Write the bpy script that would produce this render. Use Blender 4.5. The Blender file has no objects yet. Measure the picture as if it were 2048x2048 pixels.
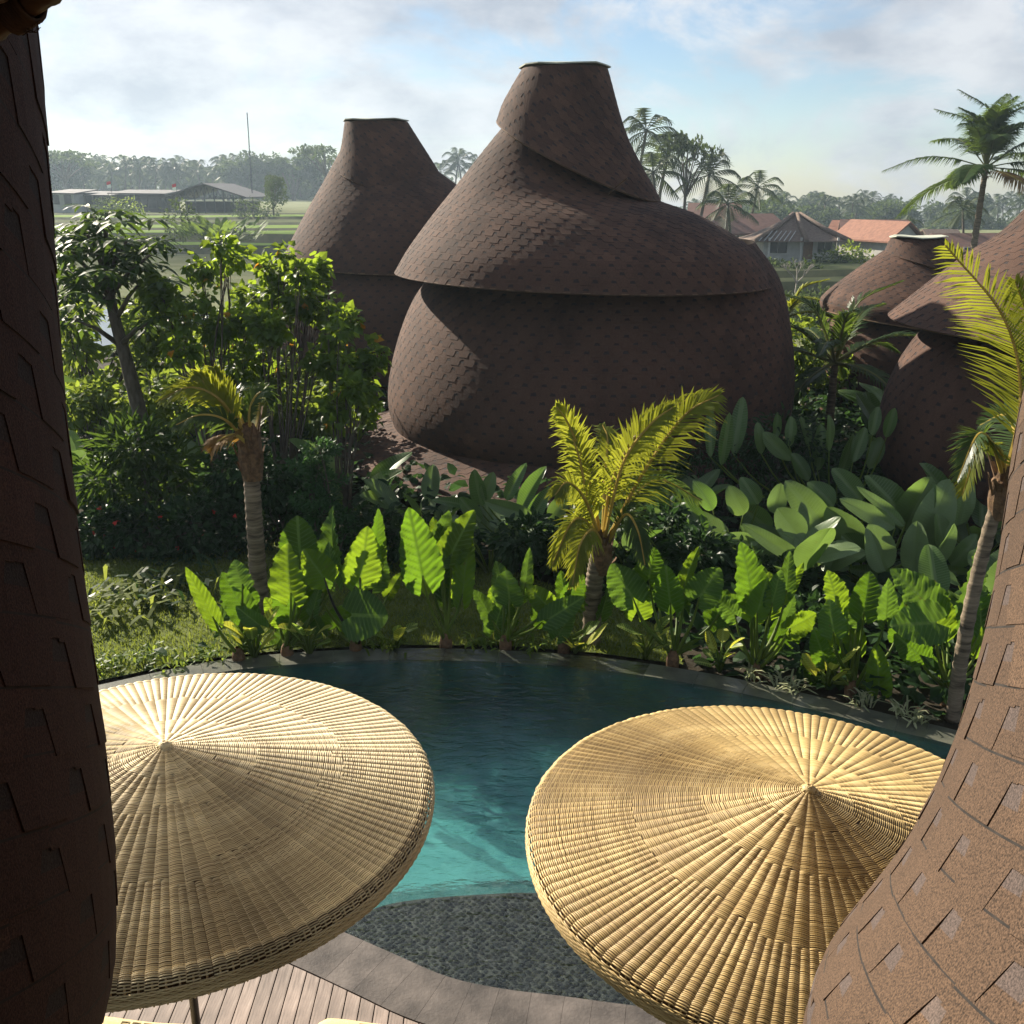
import bpy, math, random
import numpy as np
from mathutils import Vector, Matrix

# ------------------------------------------------------------------ camera, light, exposure
SC = bpy.context.scene
COL = SC.collection
F = 2048.0
PITCH = math.atan(644.0 / F)
CAMH = 5.0
cam = bpy.data.cameras.new('camera'); cam_o = bpy.data.objects.new('camera', cam); COL.objects.link(cam_o)
cam.sensor_width = 36; cam.lens = 36; cam.clip_start = 0.05; cam.clip_end = 5000
cam_o.location = (0, 0, CAMH); cam_o.rotation_euler = (math.radians(90) - PITCH, 0, 0)
SC.camera = cam_o
SUN_AZ = math.radians(-42)      # from +Y, negative = to the left
SUN_EL = math.radians(29)
SUNV = Vector((math.sin(SUN_AZ) * math.cos(SUN_EL), math.cos(SUN_AZ) * math.cos(SUN_EL), math.sin(SUN_EL)))
sun = bpy.data.lights.new('sun', 'SUN'); sun_o = bpy.data.objects.new('sun', sun); COL.objects.link(sun_o)
sun.energy = 5.0; sun.angle = math.radians(0.55); sun.color = (1.0, 0.9, 0.75)
sun_o.rotation_euler = (-SUNV).to_track_quat('-Z', 'Y').to_euler()
sun_o.location = (-20, 30, 30)
W = bpy.data.worlds.new('World'); SC.world = W; W.use_nodes = True
nt = W.node_tree; nt.nodes.clear()
def N(t, typ, **kw):
    n = t.nodes.new(typ)
    for k, v in kw.items():
        if k.startswith('i_'):
            key = k[2:]
            key = int(key) if key.isdigit() else key
            n.inputs[key].default_value = v
        else: setattr(n, k, v)
    return n
def ramp(t, fac, stops, interp='LINEAR'):
    r = t.nodes.new('ShaderNodeValToRGB'); r.color_ramp.interpolation = interp
    e = r.color_ramp.elements
    while len(e) < len(stops): e.new(0.5)
    for el, (p, c) in zip(e, stops):
        el.position = p; el.color = (c[0], c[1], c[2], 1) if hasattr(c, '__len__') else (c, c, c, 1)
    t.links.new(fac, r.inputs['Fac']); return r.outputs['Color']
def mixc(t, fac, a, b, mode='MIX'):
    m = t.nodes.new('ShaderNodeMix'); m.data_type = 'RGBA'; m.blend_type = mode
    for s, v in ((0, fac), (6, a), (7, b)):
        if hasattr(v, 'is_output'): t.links.new(v, m.inputs[s])
        else: m.inputs[s].default_value = (v[0], v[1], v[2], 1) if hasattr(v, '__len__') else v
    return m.outputs[2]
def math_n(t, op, a, b=0.0, clamp=False):
    m = t.nodes.new('ShaderNodeMath'); m.operation = op; m.use_clamp = clamp
    for s, v in ((0, a), (1, b)):
        if hasattr(v, 'is_output'): t.links.new(v, m.inputs[s])
        else: m.inputs[s].default_value = v
    return m.outputs[0]
sky = N(nt, 'ShaderNodeTexSky', sky_type='NISHITA', sun_disc=False, sun_elevation=SUN_EL, sun_rotation=SUN_AZ, air_density=1.0, dust_density=0.25, ozone_density=1.5)
tc = N(nt, 'ShaderNodeTexCoord')
mp = N(nt, 'ShaderNodeMapping'); mp.inputs['Scale'].default_value = (1, 1, 2.1); mp.inputs['Location'].default_value = (0.35, 0.0, 0.1)
nt.links.new(tc.outputs['Generated'], mp.inputs['Vector'])
n1 = N(nt, 'ShaderNodeTexNoise', i_Scale=4.4, i_Detail=10.0, i_Roughness=0.6, i_Distortion=0.5)
n2 = N(nt, 'ShaderNodeTexNoise', i_Scale=6.5, i_Detail=7.0, i_Roughness=0.6)
for n in (n1, n2): nt.links.new(mp.outputs[0], n.inputs['Vector'])
dot = N(nt, 'ShaderNodeVectorMath', operation='DOT_PRODUCT'); dot.inputs[1].default_value = SUNV
nt.links.new(tc.outputs['Generated'], dot.inputs[0])
prox = math_n(nt, 'POWER', math_n(nt, 'MAXIMUM', dot.outputs['Value'], 0.0), 5.0)   # clouds scatter forward: brighter near the sun
cov = ramp(nt, math_n(nt, 'ADD', n1.outputs['Fac'], math_n(nt, 'MULTIPLY', prox, 0.09)), [(0.41, 0.0), (0.58, 1.0)], 'EASE')
cl = ramp(nt, n2.outputs['Fac'], [(0.36, (0.45, 0.48, 0.53)), (0.62, (0.78, 0.78, 0.78))])
cl = mixc(nt, 1.0, cl, mixc(nt, prox, (0.76, 0.77, 0.8), (1.02, 1.03, 1.05)), 'MULTIPLY')
skys = mixc(nt, 1.0, sky.outputs['Color'], (0.067, 0.074, 0.084), 'MULTIPLY')
allc = mixc(nt, math_n(nt, 'MULTIPLY', cov, 0.9), skys, cl)
bg = N(nt, 'ShaderNodeBackground'); nt.links.new(allc, bg.inputs['Color']); bg.inputs['Strength'].default_value = 0.54
wo = N(nt, 'ShaderNodeOutputWorld'); nt.links.new(bg.outputs[0], wo.inputs['Surface'])
SC.view_settings.view_transform = 'Standard'; SC.view_settings.look = 'None'
SC.view_settings.exposure = 1.32; SC.view_settings.gamma = 1.0; SC.view_settings.use_curve_mapping = False
SC.cycles.max_bounces = 8; SC.cycles.transparent_max_bounces = 16; SC.cycles.volume_bounces = 0
SC.cycles.diffuse_bounces = 3; SC.cycles.glossy_bounces = 3; SC.cycles.transmission_bounces = 4
SC.cycles.caustics_reflective = False; SC.cycles.caustics_refractive = False
SC.cycles.use_denoising = True
SC.cycles.sample_clamp_indirect = 4.0

# ------------------------------------------------------------------ helpers
RNG = np.random.default_rng(7)
rnd = random.Random(5)
c_, s_ = math.cos(PITCH), math.sin(PITCH)
def ray(px, py):
    x = (px - 1024) / F; y = -(py - 1024) / F
    return Vector((x, c_ + y * s_, -s_ + y * c_))
def atz(px, py, z):
    d = ray(px, py); t = (z - CAMH) / d.z
    return Vector((0, 0, CAMH)) + d * t
def atY(px, py, Y):
    d = ray(px, py); return Vector((0, 0, CAMH)) + d * (Y / d.y)
WM = {}
def link(o, parent=None, M=None):
    M = M or Matrix.Identity(4)
    COL.objects.link(o)
    if parent is not None:
        o.parent = parent
        o.matrix_basis = WM[parent.name].inverted() @ M
    else: o.matrix_basis = M
    WM[o.name] = M
    return o
def thing(name, label, cat, loc=(0, 0, 0), group=None):
    o = bpy.data.objects.new(name, None); o.empty_display_size = 0.2
    link(o, None, Matrix.Translation(Vector(loc))); tag(o, label, cat, group); return o
def tag(o, label=None, cat=None, group=None, kind=None):
    if label: o['label'] = label
    if cat: o['category'] = cat
    if group: o['group'] = group
    if kind: o['kind'] = kind
    return o
def obj(name, me, parent=None, M=None):
    return link(bpy.data.objects.new(name, me), parent, M)
def setmats(me, mats):
    for m in (mats if isinstance(mats, (list, tuple)) else [mats]): me.materials.append(m)
def npmesh(name, V, Fc, mats, smooth=False, mi=None, uv=None):
    V = np.asarray(V, dtype=np.float32).reshape(-1, 3); Fc = np.asarray(Fc, dtype=np.int32)
    me = bpy.data.meshes.new(name); k = Fc.shape[1]; m = Fc.shape[0]
    me.vertices.add(len(V)); me.vertices.foreach_set('co', V.ravel())
    me.loops.add(m * k); me.loops.foreach_set('vertex_index', Fc.ravel())
    me.polygons.add(m); me.polygons.foreach_set('loop_start', np.arange(0, m * k, k, dtype=np.int32))
    if mi is not None: me.polygons.foreach_set('material_index', np.asarray(mi, dtype=np.int32))
    me.polygons.foreach_set('use_smooth', np.full(m, bool(smooth)))
    if uv is not None:
        l = me.uv_layers.new(name='UVMap'); l.data.foreach_set('uv', np.asarray(uv, dtype=np.float32)[Fc.ravel()].ravel())
    setmats(me, mats); me.update(calc_edges=True); return me
class MB:
    def __init__(self): self.v = []; self.f = []; self.m = []
    def add(self, vs, fs, mi=0):
        b = len(self.v); self.v += [tuple(v) for v in vs]; self.f += [tuple(i + b for i in f) for f in fs]; self.m += [mi] * len(fs)
        return self
    def box(self, lo, hi, mi=0, M=None):
        x0, y0, z0 = lo; x1, y1, z1 = hi
        vs = [Vector(p) for p in ((x0,y0,z0),(x1,y0,z0),(x1,y1,z0),(x0,y1,z0),(x0,y0,z1),(x1,y0,z1),(x1,y1,z1),(x0,y1,z1))]
        if M is not None: vs = [M @ v for v in vs]
        return self.add(vs, [(0,3,2,1),(4,5,6,7),(0,1,5,4),(1,2,6,5),(2,3,7,6),(3,0,4,7)], mi)
    def tube(self, path, rad, n=8, mi=0, cap=True):
        path = [Vector(p) for p in path]; rad = rad if hasattr(rad, '__len__') else [rad] * len(path)
        vs, fs = [], []; prev = None
        for i, p in enumerate(path):
            t = (path[min(i + 1, len(path) - 1)] - path[max(i - 1, 0)]).normalized()
            if prev is None: u = t.cross(Vector((0.13, 0.31, 0.94)) if abs(t.z) < 0.9 else Vector((1, 0.1, 0))).normalized()
            else: u = (prev - t * prev.dot(t)).normalized()
            prev = u; w = t.cross(u)
            for k in range(n):
                a = 2 * math.pi * k / n; vs.append(p + (u * math.cos(a) + w * math.sin(a)) * rad[i])
        for i in range(len(path) - 1):
            for k in range(n):
                a = i * n + k; b = i * n + (k + 1) % n; fs.append((a, b, b + n, a + n))
        if cap: fs.append(tuple(range(n - 1, -1, -1))); fs.append(tuple((len(path) - 1) * n + k for k in range(n)))
        return self.add(vs, fs, mi)
    def lathe(self, prof, n=24, mi=0, c=(0, 0, 0)):
        vs, fs = [], []
        for r, z in prof:
            for k in range(n): a = 2 * math.pi * k / n; vs.append((c[0] + r * math.cos(a), c[1] + r * math.sin(a), c[2] + z))
        for i in range(len(prof) - 1):
            for k in range(n): a = i * n + k; b = i * n + (k + 1) % n; fs.append((a, b, b + n, a + n))
        return self.add(vs, fs, mi)
    def mesh(self, name, mats, smooth=False):
        me = bpy.data.meshes.new(name); me.from_pydata([tuple(v) for v in self.v], [], self.f)
        me.polygons.foreach_set('material_index', np.array(self.m, dtype=np.int32))
        me.polygons.foreach_set('use_smooth', np.full(len(self.f), bool(smooth)))
        setmats(me, mats); me.update(); return me
    def build(self, name, mats, parent=None, smooth=False, M=None): return obj(name, self.mesh(name, mats, smooth), parent, M)
def catmull(P, n):
    P = np.asarray(P, dtype=float); m = len(P)
    E = np.vstack([2 * P[0] - P[1], P, 2 * P[-1] - P[-2]])
    t = np.linspace(0, m - 1 - 1e-9, n); i = t.astype(int); f = (t - i)[:, None]
    a, b, c, d = E[i], E[i + 1], E[i + 2], E[i + 3]
    return 0.5 * ((2 * b) + (c - a) * f + (2 * a - 5 * b + 4 * c - d) * f ** 2 + (3 * b - 3 * c + d - a) * f ** 3)

# ------------------------------------------------------------------ materials
def newmat(name):
    m = bpy.data.materials.new(name); m.use_nodes = True; t = m.node_tree; t.nodes.clear()
    o = N(t, 'ShaderNodeOutputMaterial'); return m, t, o
def noise(t, scale, detail=4, rough=0.55, vec='Object', dist=0.0, stretch=None):
    tcn = N(t, 'ShaderNodeTexCoord'); n = N(t, 'ShaderNodeTexNoise', i_Scale=scale, i_Detail=detail, i_Roughness=rough, i_Distortion=dist)
    src = tcn.outputs[vec]
    if vec == 'World': pass
    if stretch:
        mpn = N(t, 'ShaderNodeMapping'); mpn.inputs['Scale'].default_value = stretch; t.links.new(src, mpn.inputs['Vector']); src = mpn.outputs[0]
    t.links.new(src, n.inputs['Vector']); return n.outputs['Fac']
def wnoise(t, scale, detail=4, rough=0.55, stretch=None, dist=0.0):      # noise in world position, runs on across neighbouring pieces
    g = N(t, 'ShaderNodeNewGeometry'); n = N(t, 'ShaderNodeTexNoise', i_Scale=scale, i_Detail=detail, i_Roughness=rough, i_Distortion=dist)
    src = g.outputs['Position']
    if stretch:
        mpn = N(t, 'ShaderNodeMapping'); mpn.inputs['Scale'].default_value = stretch; t.links.new(src, mpn.inputs['Vector']); src = mpn.outputs[0]
    t.links.new(src, n.inputs['Vector']); return n.outputs['Fac']
def bump(t, h, strength=0.3, dist=0.01):
    b = N(t, 'ShaderNodeBump', i_Strength=strength, i_Distance=dist); t.links.new(h, b.inputs['Height']); return b.outputs[0]
def island(t):
    return N(t, 'ShaderNodeNewGeometry').outputs['Random Per Island']
def objrand(t): return N(t, 'ShaderNodeObjectInfo').outputs['Random']
def simple(name, c1, c2=None, scale=8, rough=0.7, bmp=0.0, bscale=None, spec=0.3, world=False, metal=0.0, piece=0.0, stretch=None, pieces='island'):
    m, t, o = newmat(name); p = N(t, 'ShaderNodeBsdfPrincipled', i_Roughness=rough, i_Metallic=metal)
    p.inputs['Specular IOR Level'].default_value = spec
    nz = (wnoise if world else noise)(t, scale, 6, 0.6, stretch=stretch)
    col = ramp(t, nz, [(0.3, c1), (0.7, c2 or c1)])
    if piece > 0:
        r = island(t) if pieces == 'island' else objrand(t)
        col = mixc(t, 1.0, col, ramp(t, r, [(0.0, 1 - piece), (1.0, 1 + piece)]), 'MULTIPLY')
    t.links.new(col, p.inputs['Base Color'])
    if bmp: t.links.new(bump(t, (wnoise if world else noise)(t, bscale or scale * 4, 5), bmp), p.inputs['Normal'])
    t.links.new(p.outputs[0], o.inputs['Surface']); return m
def shingle_mat(name, a, b, stain=0.5):
    m, t, o = newmat(name); p = N(t, 'ShaderNodeBsdfPrincipled', i_Roughness=0.88); p.inputs['Specular IOR Level'].default_value = 0.25
    gran = wnoise(t, 190, 2, 0.7)
    col = ramp(t, gran, [(0.33, a), (0.66, b)])
    col = mixc(t, 1.0, col, ramp(t, island(t), [(0.0, (0.76, 0.75, 0.77)), (1.0, (1.18, 1.15, 1.12))]), 'MULTIPLY')
    st = ramp(t, wnoise(t, 0.75, 6, 0.7, stretch=(1, 1, 0.4)), [(0.34, 1 - stain), (0.47, 1 - stain * .25), (0.6, 1.08)])
    col = mixc(t, 1.0, col, st, 'MULTIPLY')
    t.links.new(col, p.inputs['Base Color']); t.links.new(bump(t, gran, 0.5, 0.004), p.inputs['Normal'])
    t.links.new(p.outputs[0], o.inputs['Surface']); return m
def leaf_mat(name, c1, c2, trans, tfac=0.45, rough=0.5, veins=None, spec=0.12, isl=True, nscale=3.0):
    m, t, o = newmat(name); p = N(t, 'ShaderNodeBsdfPrincipled', i_Roughness=rough); p.inputs['Specular IOR Level'].default_value = spec
    r = island(t) if isl else objrand(t)
    col = mixc(t, r, c1, c2); tr = mixc(t, r, trans, tuple(x * 0.62 for x in trans))
    nz = ramp(t, wnoise(t, nscale, 4), [(0.3, 0.75), (0.7, 1.2)])
    col = mixc(t, 1.0, col, nz, 'MULTIPLY'); tr = mixc(t, 1.0, tr, nz, 'MULTIPLY')
    if veins:
        uvn = N(t, 'ShaderNodeUVMap'); sx = N(t, 'ShaderNodeSeparateXYZ'); t.links.new(uvn.outputs[0], sx.inputs[0])
        ax = math_n(t, 'ABSOLUTE', sx.outputs[0])
        mid = math_n(t, 'LESS_THAN', ax, 0.035)
        ph = math_n(t, 'FRACT', math_n(t, 'MULTIPLY', math_n(t, 'SUBTRACT', sx.outputs[1], math_n(t, 'MULTIPLY', ax, veins[1])), veins[0]))
        vl = math_n(t, 'LESS_THAN', math_n(t, 'ABSOLUTE', math_n(t, 'SUBTRACT', ph, 0.5)), veins[2])
        v = math_n(t, 'MAXIMUM', mid, math_n(t, 'MULTIPLY', vl, 0.7))
        col = mixc(t, v, col, veins[3]); tr = mixc(t, v, tr, tuple(x * veins[4] for x in trans))
    if veins:
        bl = ramp(t, wnoise(t, 9, 5, .7), [(.66, 0.0), (.74, 1.0)]); col = mixc(t, bl, col, (.16, .11, .03)); tr = mixc(t, bl, tr, (.2, .14, .03))
    t.links.new(col, p.inputs['Base Color'])
    tb = N(t, 'ShaderNodeBsdfTranslucent'); t.links.new(tr, tb.inputs['Color'])
    mx = N(t, 'ShaderNodeMixShader', i_Fac=tfac); t.links.new(p.outputs[0], mx.inputs[1]); t.links.new(tb.outputs[0], mx.inputs[2])
    t.links.new(mx.outputs[0], o.inputs['Surface']); return m

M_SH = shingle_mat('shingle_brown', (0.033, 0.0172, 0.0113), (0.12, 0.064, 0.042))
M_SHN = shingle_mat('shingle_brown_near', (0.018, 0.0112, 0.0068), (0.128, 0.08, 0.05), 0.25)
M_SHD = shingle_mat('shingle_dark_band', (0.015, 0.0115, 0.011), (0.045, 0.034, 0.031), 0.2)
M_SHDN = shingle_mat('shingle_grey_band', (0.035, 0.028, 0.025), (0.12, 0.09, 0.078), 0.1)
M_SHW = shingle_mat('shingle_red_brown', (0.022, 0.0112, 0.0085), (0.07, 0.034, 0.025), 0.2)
M_SEAM = simple('seam_shade', (.012, .01, .009), (.03, .024, .02), 30, .9)  # near-black seam line: gap shade and dirt put into the colour
M_UNDER = simple('roof_felt', (0.05, 0.035, 0.028), (0.08, 0.055, 0.045), 3, 0.9)
M_BAMBOO = simple('bamboo', (0.05, 0.028, 0.014), (0.13, 0.075, 0.035), 12, 0.5, piece=0.15, stretch=(1, 1, 0.2))
M_RIM = simple('sawn_eave_edge', (0.09, 0.055, 0.03), (0.2, 0.12, 0.06), 9, 0.8)
M_CAPB = simple('pale_fibre_board', (0.34, 0.36, 0.29), (0.5, 0.52, 0.42), 6, 0.8)
# ------------------------------------------------------------------ shingled sheets
_six = [-.5, -.39, -.13, .13, .39, .5]
_rows = [(0.0, [-.29, -.1, .1, .29]), (.70, _six), (.975, _six), (1.012, _six), (1.38, _six), (2.02, _six)]
TAB = np.array([(a, b) for b, l in _rows for a in l] + [(-.5,.70),(-.39,.70),(-.29,0),(-.1,0),(.1,0),(.29,0),(.39,.70),(.5,.70)])
TOFF = np.concatenate([[.0100 - .0043 * b for b, l in _rows for a in l], np.full(8, .0005)])
TFACE = [(5,0,1,6),(6,1,2,7),(7,2,3,8)] + [(4+6*r+i,5+6*r+i,11+6*r+i,10+6*r+i) for r in range(4) for i in range(5)] + [(4,34,35,5),(5,35,36,0),(0,36,37,1),(1,37,38,2),(2,38,39,3),(3,39,40,8),(8,40,41,9)]
TMI = [0]*3 + [0]*5 + [2]*5 + [0]*5 + [1]*5 + [0,0,1,1,1,0,0]       # body, painted seam shade, body, dark granule band, cut edges
TMI_HUT = [0]*18 + [1]*5 + [1]*7
NTV = len(TAB)
class Sheet:
    """surface through tilted rings (cx, cy, r, z, tilt, tilt_phase_deg) listed from the lip up"""
    def __init__(s, rings, a0=0, a1=360, nth=144, ds=0.03):
        R = []
        for q in rings:
            q = list(q) + [0, 0][:6 - len(q)] if len(q) < 6 else list(q)
            ph = math.radians(q[5]); R.append([q[0], q[1], q[2], q[3], q[4] * math.cos(ph), q[4] * math.sin(ph)])
        D = catmull(R, 24 * (len(R) - 1) + 1)
        s.th = np.radians(np.linspace(a0, a1, nth)); s.a0, s.a1 = math.radians(a0), math.radians(a1)
        ct, st = np.cos(s.th)[:, None], np.sin(s.th)[:, None]
        P = np.stack([D[:, 0] + D[:, 2] * ct, D[:, 1] + D[:, 2] * st, D[:, 3] + D[:, 4] * ct + D[:, 5] * st], -1)
        seg = np.linalg.norm(np.diff(P, axis=1), axis=2); cum = np.concatenate([np.zeros((nth, 1)), np.cumsum(seg, 1)], 1)
        s.L = cum[:, -1]; s.ds = ds; ns = int(s.L.max() / ds) + 2; q = np.arange(ns) * ds
        s.P = np.empty((nth, ns, 3))
        for i in range(nth):
            for k in range(3): s.P[i, :, k] = np.interp(q, cum[i], P[i, :, k])
        s.nth, s.ns = nth, ns
        # outward normals
        dt = np.gradient(s.P, axis=0); dv = P
        s.raw = P
    def ev(s, th, v):
        full = abs(s.a1 - s.a0 - 2 * math.pi) < 1e-6
        x = (th - s.a0) / (s.a1 - s.a0)
        if full: x = x % 1.0
        x = np.clip(x, 0, 1) * (s.nth - 1); i = np.minimum(x.astype(int), s.nth - 2); f = (x - i)[..., None]
        L = s.L[i] * (1 - f[..., 0]) + s.L[i + 1] * f[..., 0]
        y = np.clip(np.clip(v, 0, L) / s.ds, 0, s.ns - 1.001); j = y.astype(int); g = (y - j)[..., None]
        P = s.P
        return (P[i, j] * (1 - f) * (1 - g) + P[i + 1, j] * f * (1 - g) + P[i, j + 1] * (1 - f) * g + P[i + 1, j + 1] * f * g), L
    def shell(s, name, parent, mat=None, off=-0.012, nv=24):
        idx = np.linspace(0, s.raw.shape[1] - 1, nv).astype(int); P = s.raw[:, idx]
        nn = np.cross(np.gradient(P, axis=0), np.gradient(P, axis=1)); nn /= np.maximum(np.linalg.norm(nn, axis=2, keepdims=True), 1e-9); P = P - nn * .022
        n, m = P.shape[0], P.shape[1]
        V = P.reshape(-1, 3); I = np.arange(n * m).reshape(n, m)
        Fc = np.stack([I[:-1, :-1], I[1:, :-1], I[1:, 1:], I[:-1, 1:]], -1).reshape(-1, 4)
        return obj(name, npmesh(name, V, Fc, mat or M_UNDER, True), parent)
def shingle_tabs(sh, W=0.31, E=0.145, jit=0.004, vmax=None, thick=1.0):
    out = []; n_cur = None; k = -1; Lmax = float(sh.L.max()); span = sh.a1 - sh.a0
    full = abs(span - 2 * math.pi) < 1e-6
    lastw = None
    while k * E < (vmax or Lmax):
        v = k * E
        p, _ = sh.ev(np.linspace(sh.a0, sh.a1, 73), np.full(73, max(v, 0))); circ = np.linalg.norm(np.diff(p, axis=0), axis=1).sum()
        if n_cur is None or not (0.8 < circ / n_cur / W < 1.22): n_cur = max(4, int(round(circ / W)))
        d = span / n_cur
        tc_ = sh.a0 + (np.arange(n_cur + (0 if full else 1)) + (0.5 if k % 2 else 0.0)) * d
        _, L = sh.ev(tc_, np.full(len(tc_), v)); keep = v < L - 0.02; tc_ = tc_[keep]
        if len(tc_):
            a = tc_[:, None] + TAB[None, :, 0] * d; b = v + TAB[None, :, 1] * E + np.zeros_like(a)
            b = b + RNG.normal(0, 0.004, (len(tc_), 1))
            P, _ = sh.ev(a, b)
            e = 0.02
            pu, _ = sh.ev(tc_ + e, np.full(len(tc_), v + E)); pd, _ = sh.ev(tc_ - e, np.full(len(tc_), v + E))
            qu, _ = sh.ev(tc_, np.full(len(tc_), v + 1.6 * E)); qd, _ = sh.ev(tc_, np.full(len(tc_), v + 0.4 * E))
            nn = np.cross(pu - pd, qu - qd); ln = np.linalg.norm(nn, axis=1, keepdims=True); nn = nn / np.maximum(ln, 1e-9)
            lift = TOFF[None, :] * np.where(TOFF > 0.0075, 1 + RNG.normal(0, 0.18, (len(tc_), 1)), 1)
            P = P + nn[:, None, :] * lift[..., None] * thick
            out.append((P, nn))
        k += 1
    return np.concatenate([o[0] for o in out]), np.concatenate([o[1] for o in out])
def add_shingles(parts, budget=300, mats=None, TMI=None):
    """parts: list of (part object, sheet); the tabs that show largest become objects, the rest one joined part"""
    mats = mats or [M_SH, M_SHD]; TMI = TMI or TMI_HUT
    allP, allN, own = [], [], []
    for k, (po, sh, kw) in enumerate(parts):
        P, n = shingle_tabs(sh, **kw); allP.append(P); allN.append(n); own += [k] * len(P)
    P = np.concatenate(allP); n = np.concatenate(allN); own = np.array(own)
    c = P[:, :34].mean(1); to = np.array([0, 0, CAMH]) - c; d = np.linalg.norm(to, axis=1)
    sc = (n * to).sum(1) / d ** 3
    dep = c[:, 1] * c_ - (c[:, 2] - CAMH) * s_; up = c[:, 1] * s_ + (c[:, 2] - CAMH) * c_
    inf = (np.abs(c[:, 0] / dep) < 0.5) & (np.abs(up / dep) < 0.5) & (dep > 0)
    sc = np.where(inf, sc, sc * 0.01 - 1)
    order = np.argsort(-sc); pick = np.zeros(len(P), bool); pick[order[:budget]] = True; pick &= sc > 0
    for i in np.nonzero(pick)[0]:
        ctr = c[i]; V = P[i] - ctr
        me = bpy.data.meshes.new('shingle'); me.from_pydata(V.tolist(), [], TFACE); me.polygons.foreach_set('material_index', TMI); me.polygons.foreach_set('use_smooth', [False] * len(TFACE))
        setmats(me, mats); obj('shingle', me, parts[own[i]][0], Matrix.Translation(Vector(ctr)))
    for k, (po, sh, kw) in enumerate(parts):
        Q = P[(own == k) & ~pick]
        if not len(Q): continue
        nq = len(Q); Fc = (np.arange(nq)[:, None, None] * NTV + np.array(TFACE)[None]).reshape(-1, 4)
        o = obj('shingle_cover', npmesh('shingle_cover', Q.reshape(-1, 3), Fc, mats, False, np.tile(TMI, nq)), po); o['kind'] = 'stuff'
def lip_edge(sh, parent, name='eave_edge', r=0.016, mat=None, drop=0.02, inward=0.03):
    p, _ = sh.ev(sh.th, np.zeros(sh.nth)); q, _ = sh.ev(sh.th, np.full(sh.nth, 0.1))
    path = [Vector(a) + (Vector(b) - Vector(a)).normalized() * inward + Vector((0, 0, -drop)) for a, b in zip(p, q)]
    return MB().tube(path, r, 6).build(name, mat or M_RIM, parent, True)
def hut(name, label, cen, sheets, budget=300, topring=None, extra=None):
    x, y = cen; t = thing(name, label, 'hut', (x, y, 0))
    parts = []
    for (pn, rings, a0, a1, kw) in sheets:
        rings = [(r[0], y + r[1]) + tuple(r[2:]) for r in rings]
        sh = Sheet(rings, a0, a1); po = sh.shell(pn, t); parts.append((po, sh, kw))
        if pn != 'wall': lip_edge(sh, po)
    add_shingles(parts, budget)
    if topring:
        cx, cy, r, z = topring
        n = 14; b = MB()
        rim = [(cx + (r + rnd.uniform(.02, .09)) * math.cos(2 * math.pi * k / n), y + cy + (r + rnd.uniform(.02, .09)) * math.sin(2 * math.pi * k / n)) for k in range(n)]
        b.add([(a, c, z + .012 + .02 * math.sin(i * 1.7)) for i, (a, c) in enumerate(rim)] + [(a, c, z + .034 + .02 * math.sin(i * 1.7)) for i, (a, c) in enumerate(rim)],
              [tuple(range(n - 1, -1, -1)), tuple(range(n, 2 * n))] + [(k, (k + 1) % n, n + (k + 1) % n, n + k) for k in range(n)])
        b.build('top_board', M_CAPB, t)
    return t
# the nearest whole hut, in the middle of the garden
HM = hut('shingled_hut', 'tall brown shingled hut with swirling conical roof, largest, in the middle behind the pool', (1.5, 20.0), [
    ('wall', [(1.5,0,3.72,.35),(1.5,.05,3.93,1.1),(1.58,.3,3.85,2.1),(1.68,.6,3.52,3.2,.1,0),(1.8,.6,2.85,3.95,.12,0)], 0, 360, dict(thick=.75)),
    ('roof', [(1.33,0,3.55,3.42,.1,180),(1.27,0,3.23,3.94),(1.02,0,2.53,4.52),(.68,0,1.74,5.0,.05,180),(.72,0,.93,5.85,.2,180),(.9,0,.55,6.6)], 0, 360, dict(thick=.75)),
    ('cap', [(1.22,-.28,1.5,5.52,.72,156),(.98,-.12,1.13,6.22,.32,165),(.95,0,.77,7.08)], 0, 360, dict(thick=.75)),
    ('apron', [(1.2,0,4.78,.28),(1.4,0,4.2,.5),(1.5,0,3.6,.72)], 120, 300, dict(thick=.75)),
], topring=(.95, 0, .77, 7.09))
ss = MB(); ss.box((-.012,-.3,-.012),(.012,.3,.012), M=Matrix.Translation((1.75,18.35,5.02)) @ Matrix.Rotation(.9,4,'Z') @ Matrix.Rotation(-.6,4,'X'))
ss.build('loose_batten', M_BAMBOO, HM)
hut('shingled_hut', 'brown shingled conical hut half hidden behind the largest hut, nearest the rice terraces', (-2.9, 27.0), [
    ('wall', [(-2.9,0,3.3,-.1),(-2.9,0,3.5,1.0),(-2.9,0,3.3,2.2),(-2.85,0,2.92,3.0),(-2.8,0,2.4,3.5)], 0, 360, dict(thick=.75)),
    ('roof', [(-2.8,0,3.08,3.14,.1,180),(-2.75,0,2.85,3.75),(-2.87,0,2.25,4.55),(-3.1,0,1.6,5.2),(-3.3,0,.88,5.95,.1,180),(-3.35,0,.55,6.4)], 0, 360, dict(thick=.75)),
    ('cap', [(-2.82,-.3,1.52,5.05,.5,158),(-3.1,-.1,1.1,5.9,.2,165),(-3.35,0,.77,6.6)], 0, 360, dict(thick=.75)),
], topring=(-3.35, 0, .77, 6.61))
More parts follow.
